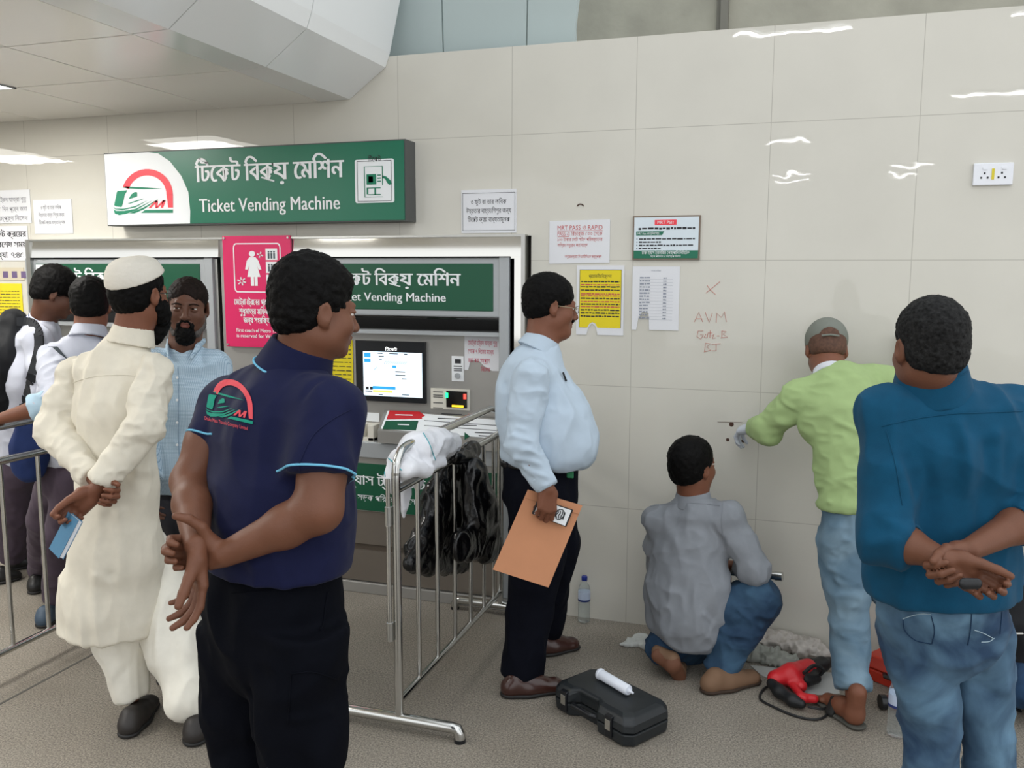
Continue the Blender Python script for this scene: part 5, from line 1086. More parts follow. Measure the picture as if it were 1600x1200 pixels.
# the man squatting in a grey shirt
def squatter():
    th = 62; fw = face_dir(th); hc = J(1083, 730, 3.7); Ah = frame(face_dir(38, 4)); nk = J(1083, 775, 3.72)
    H = Solid(); head_solid(H, hc, Ah, 1.0, neck=nk); S1 = H.mesh(.005)
    shL, shR = J(1028, 815, 3.78), J(1136, 808, 3.66); elL, elR = J(1030, 880, 4.0-.1), J(1178, 888, 3.64); wrL, wrR = J(1100, 890, 3.98), J(1150, 884, 3.84)
    AR = arm_solid(shR, elR, wrR, .048); hand_solid(AR, wrR, -RGT*.8+FWD*.3+UPV*.1, FWD*.3+UPV*.9, side=-1, curl=(50, 55, 40), s=1.02); a1 = AR.mesh(.0048)
    AL = arm_solid(shL, elL, wrL, .046); hand_solid(AL, wrL, RGT, UPV, side=1, curl=(45, 50, 40)); a2 = AL.mesh(.006)
    hip, chest = J(1080, 965, 3.78), J(1080, 850, 3.75); kR, aR = J(1186, 935, 3.66), G(1122, 1072)+V(0, .03, .085); kL, aL = J(1100, 1015, 4.02), J(1035, 1012, 3.80)
    o = person('person squatting in a grey shirt and jeans, back turned, beside the wall', [S1, a1, a2, inner_body(hip, chest, nk, (shL, shR), (kL, kR), (aL, aR))], SK3, loc=V(hip[0], hip[1], 0)); eyes(hc, Ah, o)
    S = Solid(); hair_cap(S, hc, Ah, 1., .010, top=.004); solid_obj('hair', S, .005, M_HAIR, o, 1, fuzz=.005, fs=90)
    grey = cloth('grey_cotton', '868a90', var=.04)
    S = Solid(); S.chain([J(1082, 812, 3.74), J(1078, 860, 3.74), J(1074, 925, 3.75), J(1076, 965, 3.76), J(1088, 1000, 3.78)], [.135, .150, .168, .165, .10], .05, w=fw, sq=[.62, .68, .78, .8, .8])
    S.chain([shL, J(1083, 800, 3.73), shR], [.055, .07, .055], .04); S.cone(J(1083, 800, 3.73), nk-V(0, 0, .01), .08, .058, .04); S.cut(J(1088, 1020, 3.7), V(0, 0, -1.))
    sleeve(S, shR, elR, wrR, (.062, .058, .060, .046), .55, .03); sleeve(S, shL, elL, wrL, (.060, .056, .054, .044), .6, .03)
    fo = [([J(1010, 905, 3.6), J(1060, 935, 3.58)], .014, -.010), ([J(1008, 935, 3.6), J(1050, 965, 3.58)], .012, .009), ([J(1085, 900, 3.6), J(1090, 1015, 3.6)], .012, .010), ([J(1130, 940, 3.6), J(1100, 1005, 3.6)], .012, -.010), ([J(1100, 960, 3.6), J(1120, 980, 3.6)], .010, .008),
          ([J(1140, 840, 3.55), J(1175, 850, 3.5)], .010, .008), ([J(1150, 865, 3.55), J(1190, 870, 3.5)], .010, .007), ([J(1020, 830, 3.6), J(1040, 900, 3.6)], .014, .007), ([J(1050, 960, 3.58), J(1070, 1010, 3.6)], .010, .008)]
    sh = solid_obj('shirt', S, .0062, grey, o, 3, wr=dict(amp=.022, scale=(10, 10, 7), seed=41, folds=fo)); bv = bvh_of(sh)
    seam('yoke_seam', bv, [(1010, 793), (1040, 788), (1080, 786), (1125, 790)], .0012, grey, sh); seam('armhole_seam', bv, [(1130, 785), (1128, 820), (1134, 860)], .0012, grey, sh)
    co = collar(nk, hc-nk, grey, sh, .078, .068, .032, .022, .060); 
    C_ = Solid(); u_ = (hc-nk)/np.linalg.norm(hc-nk); C_.cone(nk+u_*.014, nk+u_*.034, .0640, .0615, .002, flat=3); solid_obj('lanyard', C_, .004, mat('lanyard_green', '1d5a40', rough=.6), o, 1)
    jean = denim('dark_denim', '1c3650', '41627c')
    S = Solid(); S.chain([J(1070, 975, 3.80), J(1120, 975, 3.76)], [.12, .12], .04); S.chain([J(1115, 965, 3.76), (J(1115, 965, 3.76)+kR)/2, kR], [.105, .098, .085], .03); S.chain([kR-V(0, 0, .01), (kR+aR)/2, aR+V(0, 0, -.035)], [.080, .076, .064], .03, flat=2)
    S.chain([J(1060, 975, 3.82), kL, aL], [.11, .085, .07], .03)
    S.cut(V(0, 0, .004), (0, 0, -1.))
    solid_obj('jeans', S, .0065, jean, o, 3, wr=dict(amp=.020, scale=(11, 11, 11), seed=44, folds=[([J(1150, 950, 3.6), J(1190, 980, 3.6)], .012, .010), ([J(1175, 920, 3.55), J(1172, 980, 3.55)], .010, .010), ([J(1190, 905, 3.5), J(1195, 965, 3.5)], .010, .009), ([J(1120, 1000, 3.6), J(1160, 960, 3.6)], .010, .008)]))
    sm = mat('shoe_tan_suede', '765a44', rough=.75); shoe('shoe', G(1096, 1084), G(1186, 1064), sm, o, 1.0, sole=mat('sole_brown', '3a2c22', rough=.8))
    # rear foot, heel raised, toes bent on the floor
    S = Solid(); a, b_, c = J(1028, 1018, 3.74), J(1050, 1030, 3.70), G(1060, 1058)+V(0, 0, .025); S.chain([a, b_, c], [.028, .029, .027], .02); S.chain([c, c+fw*.05], [.030, .022], .02); S.cut(V(0, 0, .002), (0, 0, -1.)); solid_obj('shoe', S, .005, sm, o, 2)
    S = Solid(); S.chain([a-FWD*.02-V(0, 0, .012), b_-FWD*.022-V(0, 0, .018), c-FWD*.02-V(0, 0, .012)], [.032, .034, .030], .01, w=FWD, sq=.5); solid_obj('sole', S, .005, mat('sole_tan', '6a4430', rough=.7), o, 2)
    # chrome tube held over the knee
    t = MB(); p0, p1 = J(1128, 892, 3.84), J(1223, 901, 3.70); t.tube([p0, p0*.12+p1*.88, p0*.12+p1*.88, p1, p1], [.017, .017, .020, .020, .016], 18); ob = t.build('metal_tube', M_PIPE, smooth=True); tag(ob, 'short shiny steel tube held across the squatting person\'s knee', 'tube')
squatter()

# the man in the green pullover leaning on the wall
def green_man():
    fw = face_dir(92); hc = J(1291, 548, 3.66); Ah = frame(face_dir(78, -34)); nk = J(1297, 582, 3.58)
    H = Solid(); head_solid(H, hc, Ah, 1., neck=nk); S1 = H.mesh(.005)
    shL, shR = J(1247, 622, 3.56), J(1372, 596, 3.60); elL, elR = J(1200, 672, 3.66), W(1418, 608, -.22); wrL, wrR = J(1180, 668, 3.88), W(1448, 548, -.10)
    S = arm_solid(shL, elL, wrL, .046); a1 = S.mesh(.007); S = arm_solid(shR, elR, wrR, .046); hand_solid(S, wrR, UPV*.6+FWD*.4, -FWD, side=-1); a2 = S.mesh(.005)
    hip, chest = J(1330, 815, 3.46), J(1312, 660, 3.5); aL = G(1330, 1120)+V(0, .0, .085); aR = G(1497, 1122)+V(0, 0, .085); kL, kR = J(1325, 960, 3.46), J(1425, 960, 3.44)
    F1 = Solid(); f0 = face_dir(125); hL = G(1342, 1140)
    def foot(S, h, d): A = frame(d); P = lambda y, z, x=0: V(h[0], h[1], 0)+A[1]*y+A[0]*x+V(0, 0, z); S.chain([P(.03, .05), P(.10, .045), P(.19, .028)], [.036, .036, .026], .02); S.cone(P(.03, .04), P(.02, .14), .034, .034, .02); [S.cone(P(.19, .028, x), P(.235-.012*i, .022, x*1.15), .012, .010, .006) for i, x in enumerate((-.028, -.014, 0, .013, .026))]; S.cut(V(0, 0, .014), (0, 0, -1.)); return S
    d1, d2 = face_dir(106), face_dir(80); f1 = foot(Solid(), hL, d1).mesh(.005); hR = G(1492, 1142); f2 = foot(Solid(), hR, d2).mesh(.005)
    o = person('person in a lime green pullover and grey cap leaning on the tiled wall', [S1, a1, a2, f1, f2, inner_body(hip, chest, nk, (shL, shR), (kL, kR), (aL, aR))], SK3, loc=V(hip[0], hip[1], 0)); eyes(hc, Ah, o)
    S = Solid(); hair_cap(S, hc, Ah, 1., .005); solid_obj('hair', S, .005, mat('cropped_brown_hair', '553a2c', rough=.7, var=.3, vscale=90), o, 1, fuzz=.001)
    L = lambda x, y, z: hc+(x*Ah[0]+y*Ah[1]+z*Ah[2]); capm = mat('grey_cap_cloth', '73776f', rough=.85, bump=.0004, bscale=300)
    S = Solid(); S.ell(L(0, -.014, .045), (.087, .108, .090), Ah, .01); S.cut(L(0, -.10, -.002), -Ah[2]+.16*Ah[1]); S.ell(L(0, -.115, .022), (.034, .045, .020), Ah, .004, True); cp = solid_obj('cap', S, .0042, capm, o, 2)
    S = Solid(); S.ell(L(0, -.098, .026), (.03, .016, .017), Ah, .01); solid_obj('hair_tuft', S, .004, M_HAIR, o, 1, fuzz=.003)
    S = Solid(); S.cone(L(0, .09, .03), L(0, .15, .015), .062, .055, .01, w=Ah[2], sq=.10); solid_obj('cap_peak', S, .004, capm, cp, 1)
    MB().tube([L(-.034, -.118, .005), L(0, -.124, .006), L(.034, -.118, .005)], .004, 8).build('cap_strap', capm, cp, smooth=True)
    lime = cloth('lime_jersey', '9ab07a', var=.03)
    S = Solid(); S.chain([J(1310, 612, 3.55), J(1318, 650, 3.52), J(1330, 720, 3.48), J(1332, 775, 3.46), J(1330, 800, 3.45)], [.140, .165, .132, .118, .120], .05, w=fw, sq=[.62, .66, .72, .78, .8])
    S.chain([shL, J(1310, 598, 3.55), shR], [.058, .078, .060], .04); S.cone(J(1305, 600, 3.55), nk-V(0, 0, .01), .08, .055, .03); S.cut(J(1330, 793, 3.45), V(0, 0, -1.)+RGT*.04)
    S.chain([shL, (shL+elL)/2, elL, elL+(wrL-elL)*.9], [.062, .058, .056, .044], .03, flat=2); sleeve(S, shR, elR, wrR, (.062, .058, .054, .044), .9)
    fo = [([J(1250, 630, 3.4), J(1300, 655, 3.4), J(1370, 690, 3.4)], .012, .008), ([J(1265, 680, 3.4), J(1320, 710, 3.35), J(1380, 715, 3.4)], .012, .010), ([J(1275, 710, 3.4), J(1330, 745, 3.35), J(1380, 750, 3.4)], .010, .009), ([J(1285, 740, 3.4), J(1340, 765, 3.35)], .010, .009), ([J(1285, 770, 3.4), J(1330, 755, 3.35), J(1375, 765, 3.4)], .009, .009), ([J(1205, 640, 3.55), J(1240, 660, 3.5)], .010, .010), ([J(1215, 620, 3.55), J(1245, 645, 3.5)], .010, .008), ([J(1245, 590, 3.5), J(1280, 650, 3.4)], .014, -.006), ([J(1290, 785, 3.4), J(1370, 780, 3.4)], .008, .008)]
    sh = solid_obj('pullover', S, .006, lime, o, 3, wr=dict(amp=.018, scale=(8, 8, 14), seed=51, folds=fo))
    C_ = Solid(); u_ = (hc-nk); u_ = u_/np.linalg.norm(u_); C_.cone(nk-u_*.03, nk+u_*.010, .074, .067, .003, flat=3); C_.cone(nk-u_*.06, nk+u_*.03, .058, .056, .003, sub=True); solid_obj('undershirt_collar', C_, .0045, cloth('white_jersey', 'c9ccd2'), o, 1)
    C_ = Solid(); C_.cone(nk+u_*.010, nk+u_*.018, .064, .062, .002, flat=3); solid_obj('collar_stripe', C_, .004, cloth('navy_jersey', '2b3a6a'), o, 1)
    jean = denim('pale_denim', '587285', '8199a8')
    trousers(o, 'jeans', jean, [(J(1330, 790, 3.46), .114), (J(1331, 830, 3.46), .122)], [[(J(1318, 850, 3.47), .098), (J(1323, 930, 3.46), .078), (J(1328, 1010, 3.455), .066), (aL+V(0, 0, .03), .064)], [(J(1350, 845, 3.47), .090), (J(1400, 930, 3.45), .078), (J(1450, 1020, 3.42), .066), (aR+V(0, 0, .03), .062)]], dict(amp=.018, scale=(10, 10, 10), seed=54, folds=[([J(1305, 905, 3.4), J(1345, 935, 3.4)], .010, .006), ([J(1305, 990, 3.4), J(1350, 1000, 3.4)], .009, .006), ([J(1290, 860, 3.4), J(1340, 875, 3.4)], .010, .006)]), .0065, .8, fw)
    sm = mat('slipper_grey', '4b4a44', rough=.8)
    for h, d in ((hL, d1), (hR, d2)):
        A = frame(d); P = lambda y, z, x=0: V(h[0], h[1], 0)+A[1]*y+A[0]*x+V(0, 0, z); S = Solid(); S.chain([P(.02, .012), P(.10, .012), P(.21, .012)], [.040, .040, .046], .02, w=(0, 0, 1), sq=.38); S.cut(V(0, 0, .001), (0, 0, -1.)); S.cut(V(0, 0, .016), (0, 0, 1.)); sl = solid_obj('sandal', S, .005, sm, o, 1)
        S = Solid(); S.chain([P(.12, .012, -.046), P(.125, .058, -.015), P(.125, .058, .015), P(.12, .012, .046)], [.010, .012, .012, .010], .006, w=A[1], sq=2.4); solid_obj('strap', S, .005, mat('slipper_dark', '1d1c1a', rough=.7), sl, 1)
    gl = Solid(); hand_solid(gl, wrL-FWD*.01, FWD*.75-RGT*.5-UPV*.1, -RGT*.3+UPV*.85-FWD*.1, side=1, curl=(40, 45, 35), s=1.08); gl.cone(wrL-(wrL-elL)/np.linalg.norm(wrL-elL)*.05, wrL, .040, .034, .01); solid_obj('work_glove', gl, .0042, cloth('glove_knit', 'b9bec6'), o, 1, fuzz=.001)
    p = wrL-FWD*.0-UPV*.026; S = Solid(); S.ell(p-RGT*.01, (.030, .034, .010), k=.01); solid_obj('glove_band', S, .004, cloth('glove_blue', '24338c'), o, 1)
green_man()

# the man in the checked shirt facing the camera
def check_man():
    fw = face_dir(278); hc = J(293, 481, 3.6); Ah = frame(face_dir(285, -2), V(0, 0, 1)-RGT*-.07); nk = J(289, 538, 3.62)
    H = Solid(); head_solid(H, hc, Ah, 1.0, neck=nk, fat=.006)
    L = lambda x, y, z: hc+(x*Ah[0]+y*Ah[1]+z*Ah[2]); S1 = H.mesh(.0036)
    def lipf(c):
        q = c-hc; x, y, z = q@Ah[0], q@Ah[1], q@Ah[2]; return ((np.abs(x) < .025) & (y > .084) & (z < -.052) & (z > -.0735)).astype(np.int32)
    shL, shR = J(336, 572, 3.64), J(236, 570, 3.58); elL, elR = J(346, 665, 3.62), J(226, 665, 3.56); wrL, wrR = J(340, 750, 3.5), J(232, 750, 3.5)
    a1 = arm_solid(shL, elL, wrL, .046); hand_solid(a1, wrL, -UPV, RGT, side=1); a2 = arm_solid(shR, elR, wrR, .046); hand_solid(a2, wrR, -UPV, -RGT, side=-1)
    hip, chest = J(292, 770, 3.7), J(290, 620, 3.64); aL, aR = V(hip[0]+.1, hip[1], .09), V(hip[0]-.1, hip[1], .09); kL, kR = V(hip[0]+.1, hip[1], .5), V(hip[0]-.1, hip[1], .5)
    o = person('person with a grey-edged beard in a pale checked shirt facing the camera', [S1, a1.mesh(.006), a2.mesh(.006), inner_body(hip, chest, nk, (shL, shR), (kL, kR), (aL, aR))], None, loc=V(hip[0], hip[1], 0), mats=[SK2, skin('lip_brown', '6e4038')], fm=lipf); eyes(hc, Ah, o, look=(.25, -.05))
    S = Solid(); hair_cap(S, hc, Ah, 1., .003, top=.0, nape=-.04, hole=((0, .130, -.035), (.070, .082, .122))); solid_obj('hair', S, .004, M_HAIRB, o, 1, fuzz=.005, fs=120)
    q = MB()
    for k in (-1, 1): q.tube(crom([L(k*.014, .100, .019), L(k*.032, .099, .0245), L(k*.052, .084, .018)], 4), [.0022]*9, 6)
    q.build('eyebrow', M_HAIR, o, smooth=True)
    S = Solid(); S.ell(L(0, .078, -.100), (.030, .026, .040), Ah, .015); S.ell(L(0, .06, -.12), (.040, .034, .030), Ah, .02)
    S.chain([L(-.026, .090, -.066), L(-.012, .1005, -.0465), L(0, .104, -.0455), L(.012, .1005, -.0465), L(.026, .090, -.066), ], [.0045, .0045, .0040, .0045, .0045], .004)
    S.cone(L(-.026, .088, -.062), L(-.026, .080, -.10), .007, .012, .01); S.cone(L(.026, .088, -.062), L(.026, .080, -.10), .007, .012, .01); S.ell(L(0, .098, -.066), (.019, .02, .0095), Ah, .003, True)
    solid_obj('chin_beard', S, .0034, M_HAIR, o, 1, fuzz=.006, fs=130)
    S = Solid()
    for k in (-1, 1): S.chain([L(k*.070, .022, -.03), L(k*.062, .03, -.07), L(k*.042, .055, -.100)], [.007, .013, .016], .012)
    solid_obj('side_beard', S, .004, mat('grey_beard', '4f4b48', rough=.8, bump=.002, bscale=220, var=.5, vscale=150), o, 1, fuzz=.006, fs=130)
    m = cloth('checked_cotton', 'b4c8d6'); nt = m.node_tree; b = nt.nodes['Principled BSDF']; tc = nt.nodes.new('ShaderNodeTexCoord'); br = nt.nodes.new('ShaderNodeTexBrick'); mp = nt.nodes.new('ShaderNodeMapping'); mp.inputs['Rotation'].default_value = (math.pi/2, 0, 0)
    nt.links.new(tc.outputs['Object'], mp.inputs[0]); nt.links.new(mp.outputs[0], br.inputs['Vector']); br.offset = 0; br.inputs['Scale'].default_value = 165; br.inputs['Brick Width'].default_value = 1; br.inputs['Row Height'].default_value = .9; br.inputs['Mortar Size'].default_value = .12
    for k, c in (('Color1', 'b9ccd9'), ('Color2', 'b3c6d4'), ('Mortar', '8aa2b6')): br.inputs[k].default_value = (*lin(c), 1)
    nt.links.new(br.outputs['Color'], b.inputs['Base Color'])
    S = Solid(); S.chain([J(290, 575, 3.63), J(290, 640, 3.63), J(291, 730, 3.66), J(292, 775, 3.7)], [.150, .170, .165, .165], .05, w=fw, sq=[.62, .68, .78, .82]); S.chain([shL, J(290, 568, 3.63), shR], [.058, .07, .058], .04); S.cone(J(290, 570, 3.63), nk-V(0, 0, .025), .08, .056, .03)
    S.cone(nk+fw*.06+V(0, 0, .03), nk+fw*.115-V(0, 0, .075), .045, .012, .004, sub=True); S.cut(J(292, 762, 3.7), V(0, 0, -1.))
    sleeve(S, shL, elL, wrL, (.064, .060, .058, .044), .95); sleeve(S, shR, elR, wrR, (.064, .060, .058, .044), .95)
    sh = solid_obj('shirt', S, .006, m, o, 3, wr=dict(amp=.009, scale=(10, 10, 6), seed=61)); bv = bvh_of(sh)
    for side in (-1, 1):
        P0 = nk+V(0, 0, .005); r_ = np.cross(fw, (0, 0, 1.))*side
        C_ = Solid(); C_.chain([nk+r_*.072-fw*.02+V(0, 0, .012), nk+r_*.060+fw*.045+V(0, 0, -.008), nk+r_*.045+fw*.098+V(0, 0, -.045)], [.013, .014, .010], .01, w=r_+fw*.5, sq=.4); solid_obj('collar_leaf', C_, .004, m, sh, 2)
    seam('placket_edge', bv, [(278, 572), (279, 620), (279, 680), (281, 730)], .0012, mat('placket_line', '7f94a8', rough=.9), sh)
    q = MB(); 
    for y in (590, 625, 660, 695): p = hit(bv, 277, y, .001); q.tube([p, p-FWD*.002], .005, 10)
    q.build('button', M_WHITE, sh)
    trousers(o, 'trousers', cloth('charcoal_twill', '24242a'), [(J(292, 762, 3.7), .15), (J(292, 790, 3.7), .15)], [[(V(k[0], k[1], .85), .09), (k, .075), (a+V(0, 0, -.03), .07)] for k, a in ((kL, aL), (kR, aR))], dict(amp=.008, seed=3), .012, .8, fw)
    strip_shoes((aL, aR), fw, mat('shoe_black', '191818'), o)
check_man()

def student(pack):
    M_PLUM = cloth('plum_twill', '4a3f4a'); M_LW = cloth('lilac_white_cotton', 'b7bac6', var=.02)
    if pack:
        fw = face_dir(15); hc = J(86, 460, 4.55); Ah = frame(face_dir(30, -24)); nk = J(68, 500, 4.58)
        H = Solid(); head_solid(H, hc, Ah, 1., neck=nk); S1 = H.mesh(.006)
        shR, shL = J(58, 530, 4.42), J(74, 530, 4.74); elR, elL = J(72, 610, 4.36), J(100, 600, 4.76); wrR, wrL = J(120, 640, 4.4), J(140, 610, 4.7)
        a1 = arm_solid(shR, elR, wrR, .042); hand_solid(a1, wrR, RGT, -FWD, side=-1); a2 = arm_solid(shL, elL, wrL, .042); hand_solid(a2, wrL, RGT, FWD, side=1)
        hip, chest = J(28, 700, 4.75), J(48, 580, 4.6); aR, aL = G(14, 893)+V(0, .03, .08), G(38, 880)+V(.03, .05, .08); kR, kL = J(20, 800, 4.85), J(42, 790, 4.95)
        o = person('bespectacled student in a white shirt and black backpack bending toward the machine', [S1, a1.mesh(.008), a2.mesh(.008), inner_body(hip, chest, nk, (shL, shR), (kL, kR), (aL, aR))], SK2, loc=V(hip[0], hip[1], 0)); eyes(hc, Ah, o)
        S = Solid(); hair_cap(S, hc, Ah, 1., .014, top=.012, vol=(((0, .05, .085), (.05, .05, .035)),)); solid_obj('hair', S, .006, M_HAIR, o, 1, fuzz=.006, fs=80); glasses(hc, Ah, o)
        S = Solid(); S.chain([J(62, 528, 4.58), J(50, 590, 4.62), J(36, 660, 4.7), J(30, 705, 4.74)], [.125, .14, .135, .13], .05, w=fw, sq=.8); S.cone(J(64, 522, 4.58), nk, .08, .055, .03); S.chain([shR, J(64, 522, 4.58), shL], [.06, .07, .06], .04)
        S.cut(J(28, 722, 4.75), V(0, 0, -1.)); sleeve(S, shR, elR, wrR, (.062, .06, .056, .046), .3); sleeve(S, shL, elL, wrL, (.06, .058, .054, .045), .3)
        sh = solid_obj('shirt', S, .008, M_LW, o, 3, wr=dict(amp=.02, scale=(9, 9, 7), seed=71)); co = collar(nk, hc-nk, M_LW, sh, .082, .066, .035, .02, .06, .006)
        C_ = Solid(); u_ = (hc-nk)/np.linalg.norm(hc-nk)
        for k_ in (-.016, .0): C_.cone(nk+u_*(k_-.003), nk+u_*(k_+.003), .0765-k_*.4, .0758-k_*.4, .001, flat=3)
        solid_obj('collar_stripe', C_, .004, cloth('navy_stripe', '26315e'), co, 1)
        trousers(o, 'trousers', M_PLUM, [(J(30, 705, 4.75), .13), (J(28, 730, 4.76), .135)], [[(J(22, 740, 4.74), .10), (kR, .082), (aR, .07)], [(J(36, 740, 4.86), .10), (kL, .08), (aL, .07)]], dict(amp=.010, seed=7), .011, .85, fw)
        sm = mat('shoe_black', '191818'); shoe('shoe', G(-6, 912), G(28, 905), sm, o, .9, .008); shoe('shoe', G(18, 890), G(54, 884), sm, o, .9, .008)
        b = empty('backpack', J(14, 570, 4.55)); tag(b, 'black backpack worn by the bespectacled student at the left edge', 'backpack')
        S = Solid(); S.chain([J(22, 512, 4.62), J(14, 560, 4.6), J(2, 615, 4.62)], [.10, .135, .14], .05, w=fw, sq=.75); solid_obj('bag_body', S, .009, cloth('black_nylon', '17181b', rough=.6), b, 3, wr=dict(amp=.008, seed=9))
        bs = bvh_of(sh); P_ = [hit(bs, x, y, .006) for x, y in ((34, 508), (44, 504), (54, 508), (60, 520), (62, 540), (58, 565), (50, 595), (42, 620), (34, 650))]; P_ = [p for p in P_ if p is not None]; sd_ = RGT*.02
        q = MB(); P2 = crom([P_[0]-RGT*.05]+P_, 3)
        for a, c in zip(P2[:-1], P2[1:]):
            t_ = (c-a)/np.linalg.norm(c-a); sd_ = np.cross(t_, FWD); sd_ = sd_/np.linalg.norm(sd_)*.022; q.hexa([a-sd_, a+sd_, c+sd_, c-sd_], [a-sd_-FWD*.012, a+sd_-FWD*.012, c+sd_-FWD*.012, c-sd_-FWD*.012])
        q.build('shoulder_strap', cloth('black_webbing', '202226', rough=.7), b)
    else:
        fw = face_dir(88); hc = J(142, 478, 3.98); Ah = frame(face_dir(108, -8)); nk = J(140, 515, 3.96)
        H = Solid(); head_solid(H, hc, Ah, 1., neck=nk); S1 = H.mesh(.006)
        shL, shR = J(82, 560, 3.92), J(176, 560, 3.98); elL, elR = J(92, 628, 3.66), J(185, 650, 3.9); wrL, wrR = J(-2, 655, 3.62), J(190, 720, 3.8)
        a1 = arm_solid(shL, elL, wrL, .046); hand_solid(a1, wrL-RGT*.01, -RGT-UPV*.1, UPV, side=1, curl=(25, 30, 20)); a2 = arm_solid(shR, elR, wrR, .042); hand_solid(a2, wrR, -UPV, RGT, side=-1)
        hip, chest = J(108, 710, 4.08), J(125, 600, 4.0); aR, aL = G(84, 962)+V(0, .02, .08), G(60, 915)+V(0, .02, .08); kR, kL = J(92, 840, 4.15), J(68, 810, 4.3)
        o = person('person in a white shirt and plum trousers standing behind the kurta wearer', [S1, a1.mesh(.0055), a2.mesh(.008), inner_body(hip, chest, nk, (shL, shR), (kL, kR), (aL, aR))], SK3, loc=V(hip[0], hip[1], 0)); eyes(hc, Ah, o)
        S = Solid(); hair_cap(S, hc, Ah, 1., .010, top=.002); solid_obj('hair', S, .0055, M_HAIR, o, 1, fuzz=.005, fs=90)
        S = Solid(); S.chain([J(128, 560, 3.97), J(124, 610, 3.98), J(112, 690, 4.05), J(108, 725, 4.08)], [.14, .165, .155, .15], .05, w=fw, sq=[.62, .68, .78, .8]); S.chain([shL, J(130, 548, 3.97), shR], [.06, .072, .06], .04); S.cone(J(132, 550, 3.97), nk, .08, .055, .03)
        S.cut(J(108, 722, 4.08), V(0, 0, -1.)); sleeve(S, shR, elR, wrR, (.062, .06, .056, .046), .9)
        sh = solid_obj('shirt', S, .0075, M_LW, o, 3, wr=dict(amp=.02, scale=(9, 9, 6), seed=81)); collar(nk, hc-nk, M_LW, sh, .08, .066, .03, .018, .06, .006)
        T = Solid(); sleeve(T, shL, elL, wrL, (.066, .064, .060, .052), .38); T.cone(elL+(wrL-elL)*.28, elL+(wrL-elL)*.42, .058, .056, .004, flat=3); solid_obj('rolled_sleeve', T, .006, M_LW, sh, 3, wr=dict(amp=.010, scale=(14, 14, 14), seed=83))
        C_ = Solid(); C_.cone(elL+(wrL-elL)*.16, elL+(wrL-elL)*.43, .064, .060, .004, flat=3); solid_obj('pale_cuff', C_, .006, cloth('pale_sky_cotton', 'a9c2d2'), sh, 3, wr=dict(amp=.010, scale=(14, 14, 14), seed=85))
        trousers(o, 'trousers', M_PLUM, [(J(108, 715, 4.08), .145), (J(106, 740, 4.09), .145)], [[(J(118, 750, 4.06), .095), (kR, .072), (aR, .06)], [(J(92, 745, 4.14), .095), (kL, .072), (aL, .06)]], dict(amp=.010, seed=17), .010, .8, fw)
        shoe('shoe', G(66, 982), G(88, 958), mat('shoe_slate', '3a4a5a', rough=.5), o, .95, .008); shoe('shoe', G(52, 930), G(74, 905), mat('shoe_black', '191818'), o, .95, .008)
        b = empty('shoulder_bag', J(50, 700, 3.95)); tag(b, 'dark blue shoulder bag hanging at the hip of the white shirted person', 'bag')
        S = Solid(); S.chain([J(52, 668, 3.92), J(48, 700, 3.93), J(46, 726, 3.94)], [.075, .085, .08], .03, w=FWD, sq=.5); solid_obj('bag_body', S, .007, cloth('navy_canvas', '1d2c56'), b, 2, wr=dict(amp=.006, seed=5))
        bv = bvh_of(sh); P_ = [hit(bv, x, y, .004) for x, y in ((76, 530), (84, 542), (92, 552), (100, 562), (108, 575), (112, 590), (118, 610), (120, 640), (110, 670), (90, 700))]; P_ = [p for p in P_ if p is not None]
        q = MB(); side = np.cross(P_[-1]-P_[0], FWD); side = side/np.linalg.norm(side)*.02
        P2 = crom(P_, 3)
        for a, c in zip(P2[:-1], P2[1:]): q.hexa([a-side, a+side, c+side, c-side], [a-side-FWD*.004, a+side-FWD*.004, c+side-FWD*.004, c-side-FWD*.004])
        q.build('strap', cloth('dark_webbing', '3c4348', rough=.7), b)
student(True); student(False)

